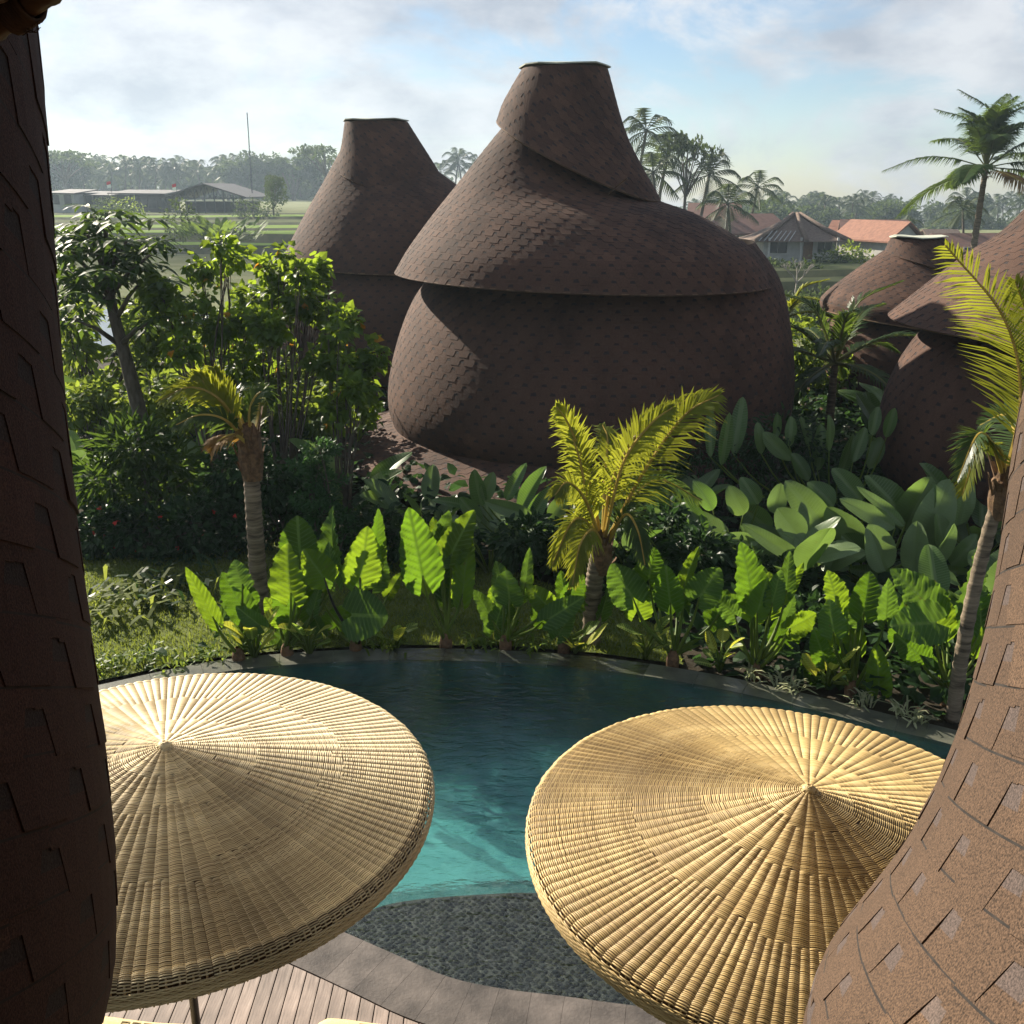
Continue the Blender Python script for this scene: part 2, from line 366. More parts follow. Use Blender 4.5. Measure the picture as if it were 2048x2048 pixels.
hut('shingled_hut', 'small low brown shingled hut with flat topped cone, behind the hut at the right edge', (9.8, 25.0), [
    ('wall', [(9.9,0,2.4,-1.2),(9.9,0,2.55,.5),(9.9,0,2.48,1.3),(9.85,0,2.1,1.95),(9.8,0,1.6,2.3)], 0, 360, dict(thick=.75)),
    ('roof', [(9.9,0,2.4,1.95,.28,180),(9.85,0,2.28,2.45,.1,180),(9.72,0,1.5,3.05,.08,180),(9.6,0,.75,3.62)], 0, 360, dict(thick=.75)),
    ('cap', [(10.05,-.12,1.22,3.2,.36,175),(9.58,0,.6,3.92)], 0, 360, dict(thick=.75)),
], topring=(9.6, 0, .62, 3.93))
hut('shingled_hut', 'big brown shingled hut cut off by the right edge of the picture, sunlit roof', (9.4, 15.5), [
    ('wall', [(9.4,0,3.15,.2),(9.4,0,3.48,.8),(9.4,0,3.52,1.5),(9.4,0,3.38,2.15),(9.4,0,3.05,2.8),(9.4,0,2.6,3.2)], 90, 360, dict(thick=.75)),
    ('roof', [(9.4,0,3.55,3.03,.06,180),(9.4,0,3.02,3.58),(9.4,0,2.5,4.05),(9.4,0,1.9,4.55),(9.4,0,1.0,5.9)], 0, 360, dict(thick=.75)),
    ('cap', [(9.7,0,1.3,5.5,.5,170),(9.4,0,.77,6.9)], 0, 360, dict(thick=.75)),
], topring=(9.4, 0, .77, 6.91))
# ------------------------------------------------------------------ the shingled curves that frame the view
def edge_sheet(pts, side, R, slope, deg=5):
    """barrel whose outline, seen from the room, runs through the given points; courses climb towards the viewer by slope"""
    rows = []
    for (px, py, Y) in pts[::-1]:
        S = atY(px, py, Y); v = Vector((S.x, S.y)).normalized()
        d = Vector((v.y, -v.x)) * side; th = math.atan2(-d.y, -d.x); ph = th + (math.pi / 2 + .3) * side; tl = slope * R
        rows.append((S.x + d.x * R, S.y + d.y * R, R, S.z - tl * math.cos(th - ph), tl * math.cos(ph), tl * math.sin(ph)))
    A = np.array(rows); t = np.linspace(-1, 1, len(A)); tt = np.linspace(-1, 1, 12)
    B = np.stack([np.polyval(np.polyfit(t, A[:, k], deg), tt) for k in range(6)], 1)
    return [(q[0], q[1], q[2], q[3], math.hypot(q[4], q[5]), math.degrees(math.atan2(q[5], q[4]))) for q in B]
lw = edge_sheet([(62,-60,2.55),(70,60,2.55),(84,200,2.55),(97,340,2.55),(108,480,2.55),(117,640,2.55),(127,800,2.55),(140,930,2.53),(155,1060,2.5),(170,1220,2.48),(193,1400,2.45),(222,1570,2.4),(232,1700,2.37),(230,1850,2.33),(200,2010,2.28),(165,2120,2.24)], -1, 1.45, .5)
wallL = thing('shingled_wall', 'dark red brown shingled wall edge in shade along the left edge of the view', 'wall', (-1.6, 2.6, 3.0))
shl = Sheet(lw, -120, 70, 130); pL = shl.shell('wall_face', wallL); add_shingles([(pL, shl, dict(W=0.33, E=0.15, thick=.6))], 300, [M_SHW, M_SHD, M_SEAM], TMI)
rw = edge_sheet([(2075,700,3.3),(2048,800,3.2),(2030,890,3.1),(2012,1000,3.0),(1990,1150,2.9),(1962,1300,2.8),(1925,1450,2.7),(1870,1595,2.6),(1800,1715,2.5),(1715,1830,2.4),(1655,1930,2.3),(1620,2040,2.2),(1600,2180,2.1)], 1, 3.0, .45)
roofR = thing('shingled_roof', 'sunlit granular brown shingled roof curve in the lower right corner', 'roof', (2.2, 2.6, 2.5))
shr = Sheet(rw, 120, 300, 150); pR = shr.shell('roof_face', roofR); add_shingles([(pR, shr, dict(W=0.33, E=0.15, thick=.5))], 300, [M_SHN, M_SHDN, M_SEAM], TMI)
# bamboo rafters in the top left corner
bp = thing('bamboo_rafter_bundle', 'bundle of dark bamboo poles crossing the top left corner', 'bamboo', tuple(atY(0, 0, 1.9)))
A0, B0 = atY(-60, 88, 1.9), atY(190, -82, 1.72); ax = (B0 - A0).normalized(); upv = (Vector((0, 0, 1)) - ax * ax.z).normalized(); sd = ax.cross(upv)
for k, (du, dsd, r) in enumerate([(0, 0, .02), (.036, .008, .019), (.07, -.01, .021), (.016, .05, .019), (.108, .0, .02), (.145, .01, .021)]):
    o_ = upv * du + sd * dsd; path = []; rad = []
    for i in range(33):
        f = i / 32; path.append((A0 + o_).lerp(B0 + o_, f)); rad.append(r * (1.14 if i % 7 == (k * 3) % 7 else 1.0))
    MB().tube(path, rad, 12).build('bamboo_pole', M_BAMBOO, bp, True)
bd = MB(); C0 = A0.lerp(B0, .44) + upv * .018
for i in range(9):
    o_ = C0 + ax * .0065 * (i - 4)
    bd.tube([o_ + upv * .046 * math.cos(t) + sd * .03 * math.sin(t) for t in np.linspace(0, 2 * math.pi, 19)], .0042, 5, cap=False)
for i in range(7):
    q = C0 + ax * rnd.uniform(-.03, .03) - upv * .042; bd.tube([q, q - upv * rnd.uniform(.006, .018) + ax * rnd.uniform(-.02, .02), q - upv * rnd.uniform(.004, .02) + ax * rnd.uniform(-.03, .03)], .0009, 4)
bd.build('rope_binding', simple('rope', (.05, .03, .015), (.1, .06, .035), 40, .9), bp, True)

# the upper room the view is seen from: floor slab, ceiling and back wall, all behind the frame
M_ROOM = simple('room_plaster', (.1, .07, .05), (.16, .11, .08), 3, .9)
for nm, lo_, hi_ in (('room_floor', (-3.4, -4.5, 3.15), (4.2, .9, 3.35)), ('room_ceiling', (-3.6, -4.5, 6.4), (4.4, 2.3, 6.6)), ('room_wall', (-3.4, -4.7, 3.35), (4.2, -4.52, 6.38))):
    MB().box(lo_, hi_).build(nm, M_ROOM)['kind'] = 'structure'
# ------------------------------------------------------------------ pool, deck
OUT = catmull([(-7.2,8.0),(-5.6,9.1),(-4.45,9.74),(-3.45,10.3),(-2.62,10.55),(-1.39,10.7),(-.14,10.67),(.99,10.47),(2.04,10.1),(3.0,9.62),(3.86,9.09),(4.35,8.8),(5.4,8.0),(6.2,7.0)], 79)
NEAR = catmull([(6.2,7.0),(5.6,6.0),(4.3,5.3),(2.6,5.1),(1.4,5.2),(.73,5.3),(.34,5.37),(-.08,5.44),(-.44,5.55),(-.83,5.77),(-1.29,6.03),(-2.2,6.5),(-3.6,7.0),(-5.4,7.4),(-7.2,8.0)], 85)
def offs(P, d):
    t = np.gradient(P, axis=0); n = np.stack([t[:, 1], -t[:, 0]], 1); n /= np.linalg.norm(n, axis=1, keepdims=True)
    return P + n * d
INF = offs(OUT, 0.31)        # inner line of far coping
NOUT = offs(NEAR, -0.42) if np.mean(offs(NEAR, -0.42)[:, 1]) < np.mean(NEAR[:, 1]) else offs(NEAR, 0.42)
INF = INF if np.mean(INF[:, 1]) < np.mean(OUT[:, 1]) else offs(OUT, -0.31)
M_COPF = simple('wet_green_stone', (.045, .05, .04), (.12, .12, .09), 5, .32, .25, 30, .5, world=True, piece=.12, pieces='obj')
M_COPN = simple('grey_lava_stone', (.04, .035, .033), (.15, .128, .115), 3.2, .75, .4, 45, .3, world=True, piece=.16, pieces='obj')
def quad_tiles(A, B, name, parent, mat, z, n_each, thick=.05, gap=.004, zfun=None):
    n = len(A); k = 0
    while k + n_each < n:
        a0, a1, b0, b1 = A[k], A[k + n_each], B[k], B[k + n_each]
        mids = [i for i in range(k, k + n_each + 1)]
        top = [A[i] for i in mids] + [B[i] for i in mids[::-1]]
        c = np.mean(top, axis=0); top = [c + (p - c) * (1 - gap * 2) for p in top]
        zz = z if zfun is None else zfun(c)
        m = len(top); b = MB()
        b.add([(p[0] - c[0], p[1] - c[1], 0) for p in top] + [(p[0] - c[0], p[1] - c[1], -thick) for p in top],
              [tuple(range(m))] + [((i + 1) % m, i, m + i, m + (i + 1) % m) for i in range(m)])
        b.build(name, mat, parent, M=Matrix.Translation((c[0], c[1], zz))); k += n_each
copf = obj('pool_coping', npmesh('pool_coping', np.concatenate([np.c_[OUT, np.full(len(OUT), -.04)], np.c_[INF, np.full(len(INF), -.04)], np.c_[INF, np.full(len(INF), -1.7)], np.c_[OUT, np.full(len(OUT), -1.0)]]),
        [(i, i + 1, 79 + i + 1, 79 + i) for i in range(78)] + [(79 + i, 80 + i, 158 + i + 1, 158 + i) for i in range(78)] + [(i + 1, i, 237 + i, 238 + i) for i in range(78)], [simple('pool_wall_far_shade', (.03, .09, .1), (.07, .17, .16), 5, .4, world=True)]))  # far wall toned dark to carry on the floor's painted shade
copf['kind'] = 'structure'; copf['label'] = 'curved infinity edge at the far side of the pool'
quad_tiles(OUT, INF, 'coping_tile', copf, M_COPF, 0, 3, zfun=lambda c: .006 - .016 * math.exp(-((c[0] - .1) / 1.25) ** 2))
M_WOOD = None
def wood_mat():
    m, t, o = newmat('grey_deck_wood'); p = N(t, 'ShaderNodeBsdfPrincipled', i_Roughness=.7)
    g = noise(t, 6, 6, .65, stretch=(9, .6, 2)); r = objrand(t)
    col = ramp(t, g, [(.28, (.12, .095, .08)), (.5, (.26, .205, .175)), (.74, (.42, .35, .3))])
    col = mixc(t, 1.0, col, ramp(t, r, [(0, (.78, .76, .74)), (1, (1.15, 1.12, 1.1))]), 'MULTIPLY')
    col = mixc(t, 1.0, col, ramp(t, wnoise(t, 3, 4), [(.35, .75), (.6, 1.05)]), 'MULTIPLY')
    t.links.new(col, p.inputs['Base Color']); t.links.new(bump(t, g, .35, .004), p.inputs['Normal']); t.links.new(p.outputs[0], o.inputs['Surface']); return m
M_WOOD = wood_mat()
copn = obj('pool_coping', npmesh('pool_coping', np.concatenate([np.c_[NEAR, np.full(85, -.02)], np.c_[NOUT, np.full(85, -.02)], np.c_[NEAR, np.full(85, -1.7)]]),
        [(i, i + 1, 86 + i, 85 + i) for i in range(84)] + [(i + 1, i, 170 + i, 171 + i) for i in range(84)], [simple('pool_wall_dark', (.03, .06, .055), (.06, .1, .09), 7, .5, world=True)]))
copn['kind'] = 'structure'; copn['label'] = 'grey stone edge of the pool beside the wooden deck'
quad_tiles(NOUT, NEAR, 'coping_tile', copn, M_COPN, .035, 3, .06)
deck = obj('deck', npmesh('deck', [(-9, -1, -.03), (9, -1, -.03), (9, 6.9, -.03), (-9, 6.9, -.03)], [(0, 1, 2, 3)], [simple('deck_under', (.012, .01, .009), None, 3, .9)]))
# the deck shadow gap lies only where planks are: cut the sheet to the near side of the coping
nb = [(float(a), float(b)) for a, b in NOUT]
def y_edge(x):
    xs = NOUT[::-1, 0]; ys = NOUT[::-1, 1]; return float(np.interp(x, xs, ys))
px_ = 0.098; xk = -4.6
me_b = deck.data; bpy.data.meshes.remove(me_b) if False else None
V = []; Fd = []
xs = np.linspace(-7, 6, 66)
for i, x in enumerate(xs): V += [(x, -0.5, -.035), (x, y_edge(x) + .05, -.035)]
for i in range(65): Fd.append((2 * i, 2 * i + 2, 2 * i + 3, 2 * i + 1))
deck.data = npmesh('deck', V, Fd, [simple('deck_gap', (.012, .01, .009), None, 3, .9)]); deck['kind'] = 'structure'
while xk < 3.2:
    x0, x1 = xk + .004, xk + px_ - .004; y1a, y1b = y_edge(x0) - .006, y_edge(x1) - .006; y0 = 2.6
    b = MB(); b.add([(x0, y0, 0), (x1, y0, 0), (x1, y1b, 0), (x0, y1a, 0), (x0, y0, .03), (x1, y0, .03), (x1, y1b, .03), (x0, y1a, .03)],
          [(4, 5, 6, 7), (0, 1, 5, 4), (1, 2, 6, 5), (2, 3, 7, 6), (3, 0, 4, 7)])
    b.v = [(x - x0, y - y0, z) for x, y, z in b.v]; b.build('plank', M_WOOD, deck, M=Matrix.Translation((x0, y0, rnd.uniform(-.0015, .0015)))); xk += px_
# basin floor: shallow pebble shelf by the deck, deep floor beyond
shelf_edge = [(-1.75,6.32),(-1.35,6.42),(-.87,6.66),(-.09,6.76),(.3,6.76),(1.1,6.7),(2.0,6.45),(3.2,6.0),(4.6,5.7)]
SE = catmull(shelf_edge, 40)
def floor_mat():
    m, t, o = newmat('green_pool_stone'); p = N(t, 'ShaderNodeBsdfPrincipled', i_Roughness=.5)
    col = ramp(t, wnoise(t, 1.5, 6, .62, dist=.8), [(.32, (.08, .2, .21)), (.46, (.24, .44, .42)), (.7, (.42, .64, .6))])
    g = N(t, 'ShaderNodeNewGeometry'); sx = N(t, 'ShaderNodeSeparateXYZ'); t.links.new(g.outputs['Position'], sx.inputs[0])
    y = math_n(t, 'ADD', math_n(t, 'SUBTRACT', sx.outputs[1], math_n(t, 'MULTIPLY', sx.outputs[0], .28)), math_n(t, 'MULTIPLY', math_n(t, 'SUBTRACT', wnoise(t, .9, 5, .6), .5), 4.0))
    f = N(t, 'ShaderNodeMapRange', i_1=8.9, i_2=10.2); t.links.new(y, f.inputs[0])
    col = mixc(t, f.outputs[0], col, ramp(t, wnoise(t, 4, 5, .6), [(.3, (.03, .08, .1)), (.7, (.08, .17, .18))]))     # far end painted darker, in place of shade and dark reflections
    t.links.new(col, p.inputs['Base Color']); t.links.new(p.outputs[0], o.inputs['Surface']); return m
M_FLOOR = floor_mat(); 
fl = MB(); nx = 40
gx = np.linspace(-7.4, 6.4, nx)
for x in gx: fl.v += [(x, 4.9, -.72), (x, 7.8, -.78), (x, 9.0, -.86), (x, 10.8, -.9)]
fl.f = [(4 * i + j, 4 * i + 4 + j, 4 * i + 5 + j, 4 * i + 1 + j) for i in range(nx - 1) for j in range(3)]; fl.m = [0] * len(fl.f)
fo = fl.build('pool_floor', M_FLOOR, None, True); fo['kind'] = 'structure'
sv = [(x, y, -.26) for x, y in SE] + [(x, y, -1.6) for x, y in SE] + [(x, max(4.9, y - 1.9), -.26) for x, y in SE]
shelf = obj('pool_shelf', npmesh('pool_shelf', sv, [(i, i + 1, 41 + i, 40 + i) for i in range(39)] + [(i + 1, i, 80 + i, 81 + i) for i in range(39)], [simple('shelf_mortar_caustic', (.07, .06, .05), (.2, .16, .13), 9, .6, world=True)]))  # mortar kept paler than the pebbles to imitate the sun's caustic net
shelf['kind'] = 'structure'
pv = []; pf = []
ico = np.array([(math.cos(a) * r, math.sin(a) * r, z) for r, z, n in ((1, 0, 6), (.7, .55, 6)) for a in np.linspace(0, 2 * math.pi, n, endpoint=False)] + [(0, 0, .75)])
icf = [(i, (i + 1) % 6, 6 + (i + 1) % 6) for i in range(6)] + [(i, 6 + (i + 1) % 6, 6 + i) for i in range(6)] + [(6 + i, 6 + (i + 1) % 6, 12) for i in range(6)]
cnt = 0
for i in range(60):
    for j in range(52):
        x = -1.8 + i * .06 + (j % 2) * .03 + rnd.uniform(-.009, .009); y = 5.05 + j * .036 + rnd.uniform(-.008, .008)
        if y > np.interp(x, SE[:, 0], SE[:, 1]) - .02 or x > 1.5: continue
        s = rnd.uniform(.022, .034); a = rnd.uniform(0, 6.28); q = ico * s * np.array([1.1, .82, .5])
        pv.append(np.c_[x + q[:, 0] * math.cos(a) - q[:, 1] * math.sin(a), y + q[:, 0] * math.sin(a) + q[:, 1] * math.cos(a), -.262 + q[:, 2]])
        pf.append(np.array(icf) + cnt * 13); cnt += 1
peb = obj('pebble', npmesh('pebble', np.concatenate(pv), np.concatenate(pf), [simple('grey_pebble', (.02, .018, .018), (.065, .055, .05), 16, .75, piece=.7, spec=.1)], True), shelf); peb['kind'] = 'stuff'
# water: one closed body, clear surface with ripples, absorbing volume
def water_mat():
    m, t, o = newmat('pool_water')
    g = N(t, 'ShaderNodeNewGeometry')
    mpn = N(t, 'ShaderNodeMapping'); mpn.inputs['Scale'].default_value = (1.0, 2.0, 1); t.links.new(g.outputs['Position'], mpn.inputs['Vector'])
    na = N(t, 'ShaderNodeTexNoise', i_Scale=5.0, i_Detail=3.0, i_Roughness=.5, i_Distortion=.6); nb_ = N(t, 'ShaderNodeTexNoise', i_Scale=17.0, i_Detail=2.0, i_Distortion=.4)
    for n in (na, nb_): t.links.new(mpn.outputs[0], n.inputs['Vector'])
    h = math_n(t, 'ADD', na.outputs['Fac'], math_n(t, 'MULTIPLY', nb_.outputs['Fac'], .28))
    bm = N(t, 'ShaderNodeBump', i_Strength=.6, i_Distance=.055); t.links.new(h, bm.inputs['Height'])
    dt = N(t, 'ShaderNodeVectorMath', operation='DOT_PRODUCT'); t.links.new(bm.outputs[0], dt.inputs[0]); t.links.new(g.outputs['Incoming'], dt.inputs[1])
    inv = math_n(t, 'SUBTRACT', 1.0, math_n(t, 'ABSOLUTE', dt.outputs['Value']), True)
    frf = math_n(t, 'ADD', math_n(t, 'MULTIPLY', math_n(t, 'POWER', inv, 4.4), .95), .05, True)      # Schlick Fresnel, the same from both sides
    gl = N(t, 'ShaderNodeBsdfGlossy', i_Roughness=.02); t.links.new(bm.outputs[0], gl.inputs['Normal'])
    tr = N(t, 'ShaderNodeBsdfTransparent'); tr.inputs[0].default_value = (.95, 1, 1, 1)
    rf = N(t, 'ShaderNodeBsdfRefraction', i_Roughness=0.0, i_IOR=1.33); t.links.new(bm.outputs[0], rf.inputs['Normal']); m2 = N(t, 'ShaderNodeMixShader', i_Fac=.5); t.links.new(tr.outputs[0], m2.inputs[1]); t.links.new(rf.outputs[0], m2.inputs[2])
    mx = N(t, 'ShaderNodeMixShader'); t.links.new(frf, mx.inputs[0]); t.links.new(m2.outputs[0], mx.inputs[1]); t.links.new(gl.outputs[0], mx.inputs[2])
    t.links.new(mx.outputs[0], o.inputs['Surface'])
    va = N(t, 'ShaderNodeVolumeAbsorption', i_Density=.4); va.inputs['Color'].default_value = (.1, .82, .84, 1); t.links.new(va.outputs[0], o.inputs['Volume'])
    return m
ring = np.concatenate([OUT[1:-1], NEAR])
n = len(ring); cw = ring.mean(0)
ww = obj('pool_water', (lambda b: (b.add([(x, y, 0) for x, y in ring] + [(x, y, -1.75) for x, y in ring], [tuple(range(n - 1, -1, -1)), tuple(range(n, 2 * n))] + [(i, (i + 1) % n, n + (i + 1) % n, n + i) for i in range(n)]), b.mesh('pool_water', water_mat()))[1])(MB()))
ww['kind'] = 'structure'
# ------------------------------------------------------------------ woven parasols
def rattan(name, a, b, c):
    m, t, o = newmat(name); p = N(t, 'ShaderNodeBsdfPrincipled', i_Roughness=.55); p.inputs['Specular IOR Level'].default_value = .4
    col = ramp(t, island(t), [(0, a), (.5, b), (1, c)])
    col = mixc(t, 1.0, col, ramp(t, wnoise(t, 2.2, 4), [(.3, (.7, .66, .6)), (.6, (1.06, 1.05, 1.03))]), 'MULTIPLY')
    col = mixc(t, 1.0, col, ramp(t, objrand(t), [(0, (.87, .85, .82)), (1, (1.08, 1.06, 1.03))]), 'MULTIPLY')
    t.links.new(col, p.inputs['Base Color']); t.links.new(p.outputs[0], o.inputs['Surface']); return m
M_RAT = rattan('pale_rattan', (.45, .35, .19), (.62, .51, .29), (.71, .6, .37))
M_RATR = rattan('golden_rattan', (.38, .27, .105), (.54, .4, .175), (.62, .48, .235))
M_POLE = simple('dark_metal_pole', (.03, .03, .03), (.05, .05, .05), 9, .4, metal=.6)
M_LIN = simple('rattan_lining', (.07, .04, .018), (.13, .075, .035), 14, .8)
RU = 1.345
def zprof(r, h):
    r = np.asarray(r, float); a = .945 * RU
    lin = h - (h - .065) * np.clip(r / a, 0, 1) ** .93
    q = np.clip((r - a) / (RU - a), 0, 1); rol = .065 - .065 * (1 - np.sqrt(np.clip(1 - q * q, 0, 1)))
    return np.where(r < a, lin, rol)
TIERS = [(20, .035, .21), (40, .21, .45), (80, .45, .83), (160, .83, RU)]
def parasol(label, X, Y, Z, h, mat, mixlab, tilt):
    t = thing('woven_parasol', label, 'parasol', (X, Y, 0))
    canM = Matrix.Translation((X, Y, Z)) @ Matrix.Rotation(tilt[0], 4, 'X') @ Matrix.Rotation(tilt[1], 4, 'Y')
    lin = MB(); rr = list(np.linspace(.02, RU - .03, 16)); lin.lathe([(r, float(zprof(r, h)) - .016) for r in rr] + [(RU - .035, -.05)], 60)
    can = lin.build('canopy', [M_LIN], t, True, canM)
    cache = {}; var = [-.05, 0, .05]
    pitch = .0092
    def strip(tier, s0, s1, par):
        key = (tier, s0, s1, par)
        if key in cache: return cache[key]
        n, ra, rb = TIERS[tier]; d = 2 * math.pi / n; ra += s0; rb += s1
        rk = np.arange(ra + (pitch * .5 if par else 0), rb, pitch)
        us = np.linspace(-.53, .53, 7); V = []; Fc = []; b = 0
        for r0 in rk:
            r0 = r0 + rnd.uniform(-.0012, .0012)
            wdt = d * r0
            A = min(.007, .18 * wdt)
            fan = 2 if False else 1
            pts = []
            sl = (zprof(r0 + .004, h) - zprof(max(r0 - .004, 0), h)) / .008; nrm = np.array([-sl, 1]) / math.hypot(sl, 1); tg = np.array([1, sl]) / math.hypot(sl, 1)
            hw = pitch * .34
            for u in us:
                bl = A * (math.cos(math.pi * u * .94) ** .8 if abs(u) < .53 else 0) - .0035
                for (o_t, o_n) in ((-hw, 0), (0, .0041), (hw, 0)):
                    rr_ = r0 + tg[0] * o_t + nrm[0] * (bl + o_n); zz = zprof(r0, h) + tg[1] * o_t + nrm[1] * (bl + o_n)
                    a = u * d; pts.append((rr_ * math.cos(a), rr_ * math.sin(a), zz))
            V += pts
            for i in range(6):
                for j in range(2): q = b + i * 3 + j; Fc.append((q, q + 1, q + 4, q + 3))
            b += 21
        me = npmesh('woven_strip', V, Fc, mat, True); cache[key] = me; return me
    splits = [[rnd.choice(var) * .8 for _ in range(n)] for n, _, _ in TIERS]
    # neighbours tend to split together, in runs
    for k in range(3):
        cur = 0
        for j in range(TIERS[k][0]):
            if rnd.random() < .35: cur = rnd.choice(var)
            splits[k][j] = cur
    for k, (n, ra, rb) in enumerate(TIERS):
        for j in range(n):
            s0 = 0 if k == 0 else splits[k - 1][j // 2]; s1 = splits[k][j] if k < 3 else 0
            a = (j + .5) * 2 * math.pi / n
            obj('woven_strip', strip(k, s0, s1, j % 2), can, canM @ Matrix.Rotation(a + rnd.gauss(0, .0012), 4, 'Z') @ Matrix.Translation((rnd.uniform(-.003, .003), 0, rnd.gauss(0, .0006))))
    rb_ = MB()
    for i in range(9):
        z = .02 - .0085 * i; r = RU - .001 - .0035 * abs(i - 3) * .5
        rb_.tube([(r * math.cos(a) + .0022 * (-1) ** (q + i) * math.cos(a), r * math.sin(a) + .0022 * (-1) ** (q + i) * math.sin(a), z) for q, a in enumerate(np.linspace(0, 2 * math.pi, 321))], .0046, 5, cap=False)
    rb_.build('rim_band', mat, can, True, canM)
    st = MB()
    for q in range(160):
        a = 2 * math.pi * (q + .5) / 160; st.tube([((RU - .03) * math.cos(a), (RU - .03) * math.sin(a), .05), ((RU - .009) * math.cos(a), (RU - .009) * math.sin(a), -.02), ((RU - .022) * math.cos(a), (RU - .018) * math.sin(a), -.062)], .0045, 4)
    st.build('rim_stakes', mat, can, False, canM)
    ap = MB(); ap.lathe([(.036, h - .03), (.037, h - .014), (.03, h + .002), (.015, h + .008), (.001, h + .009)], 14)
    for q in range(9):
        a = q * .7; ap.tube([((.04 - .03 * math.sin(s * math.pi)) * math.cos(a + s * 2.4), (.04 - .03 * math.sin(s * math.pi)) * math.sin(a + s * 2.4), h - .014 + .024 * math.sin(s * math.pi)) for s in np.linspace(0, 1, 8)], .005, 5)
    ap.build('crown_knot', mat, can, True, canM)
    P = MB(); P.tube([(X, Y, .06), (X, Y, Z + h - .03)], .024, 12); P.build('pole', M_POLE, t, True)
    B = MB(); B.lathe([(.0, .075), (.2, .07), (.24, .035), (.24, .031)], 24, c=(X, Y, 0)); B.build('base', M_POLE, t, True)
    for q in range(8):
        a = q * math.pi / 4 + .2; R_ = MB(); R_.tube([(.03 * math.cos(a), .03 * math.sin(a), h - .06), ((RU - .05) * math.cos(a), (RU - .05) * math.sin(a), .03)], .01, 6); R_.build('rib', M_POLE, t, False, canM)
parasol('pale straw coloured woven parasol, left one, by the grey deck', -1.748, 4.558, 2.006, .345, M_RAT, 0, (math.radians(.9), math.radians(.7)))
parasol('golden woven parasol on the right, beside the sunlit shingle roof', 1.412, 4.311, 1.898, .36, M_RATR, 1, (math.radians(1.2), math.radians(3.0)))
# ------------------------------------------------------------------ loungers, only their far ends in view
M_TOW = simple('cream_towel', (.62, .46, .24), (.74, .57, .33), 60, .95, .6, 300, .1)
M_LINE = simple('olive_embroidery', (.2, .17, .09), (.28, .24, .13), 40, .9)
M_TEAK = simple('teak_frame', (.2, .12, .06), (.32, .2, .11), 12, .6)
def lounger(label, c0, c1):
    A, B = atz(*c0, .42), atz(*c1, .42); xd = (B - A); wd = xd.length; xd.normalize(); yd = Vector((-xd.y, xd.x, 0)); yd = yd if yd.y > 0 else -yd
    M0 = Matrix(((xd.x, yd.x, 0, A.x), (xd.y, yd.y, 0, A.y), (0, 0, 1, 0), (0, 0, 0, 1)))
    t = thing('sun_lounger', label, 'sun lounger', (A.x, A.y, 0.03))
    f = MB(); f.box((0, -1.95, .22), (wd, -1.9, .28), M=M0).box((0, -.06, .22), (wd, -.01, .28), M=M0).box((0, -1.9, .22), (.05, -.06, .28), M=M0).box((wd - .05, -1.9, .22), (wd, -.06, .28), M=M0)
    f.build('frame', M_TEAK, t)
    for sx in (.02, wd - .07):
        for sy in (-1.9, -.12): MB().box((sx, sy, .03), (sx + .05, sy + .05, .218), M=M0).build('leg', M_TEAK, t)
    g = MB(); nx, ny = 14, 30; vs = []; hgt = lambda u, v: .42 - .035 * (max(0, abs(u - .5) * 2 - .8) / .2) ** 2 - .035 * (max(0, .06 - v) / .06) ** 2 - .035 * (max(0, v - .94) / .06) ** 2 + .006 * math.sin(u * 9 + v * 5)
    for j in range(ny + 1):
        for i in range(nx + 1): u, v = i / nx, j / ny; vs.append(M0 @ Vector((u * wd, -2.0 * v, hgt(u, v))))
    fs = [(j * (nx + 1) + i, j * (nx + 1) + i + 1, (j + 1) * (nx + 1) + i + 1, (j + 1) * (nx + 1) + i) for j in range(ny) for i in range(nx)]
    g.add(vs, fs); bd = [i for i in range(nx + 1)] + [j * (nx + 1) + nx for j in range(1, ny + 1)] + [ny * (nx + 1) + i for i in range(nx - 1, -1, -1)] + [j * (nx + 1) for j in range(ny - 1, 0, -1)]
    low = [Vector(vs[i]) * 1 for i in bd]; low = [Vector((p.x, p.y, .285)) for p in low]; b0 = len(g.v); g.v += [tuple(p) for p in low]
    for q in range(len(bd)): g.f.append((bd[q], b0 + q, b0 + (q + 1) % len(bd), bd[(q + 1) % len(bd)])); g.m.append(0)
    cu = g.build('towelled_cushion', M_TOW, t, True)
    e = MB(); z = .424
    x = wd * .36
    while x < wd * .92:
        for (a, b, c, d) in ((0, -.012, .05, -.006), (0, -.09, .006, -.012), (.012, -.03, .044, -.024), (.012, -.075, .018, -.03), (.044, -.09, .05, -.012)):
            e.box((x + a, b - .05, z - .006), (x + c, d - .05, z + .003), M=M0)
        x += .066
    e.build('embroidered_border', M_LINE, cu)
lounger('cream towelled sun lounger at the bottom left, under the pale parasol', (150, 2019), (441, 2046))
lounger('cream towelled sun lounger at the bottom centre, beside the grey stone pool edge', (637, 2026), (880, 2047))
# ------------------------------------------------------------------ ground, terraces, water
M_SOIL = simple('garden_soil', (.02, .017, .012), (.05, .042, .028), 2.5, .95, .5, 14, .1, world=True)
M_GRASS = simple('lawn_turf', (.05, .075, .018), (.11, .13, .035), 2.2, .9, .6, 60, .1, world=True)
M_FIELD = simple('rice_stubble', (.09, .12, .04), (.2, .2, .1), .35, .95, .4, 3, .1, world=True)
M_FIELD2 = simple('young_rice', (.15, .26, .04), (.3, .4, .08), .5, .9, .4, 5, .1, world=True)
M_BANK = simple('field_bank', (.035, .045, .02), (.08, .085, .04), .8, .95, .6, 4, .1, world=True)
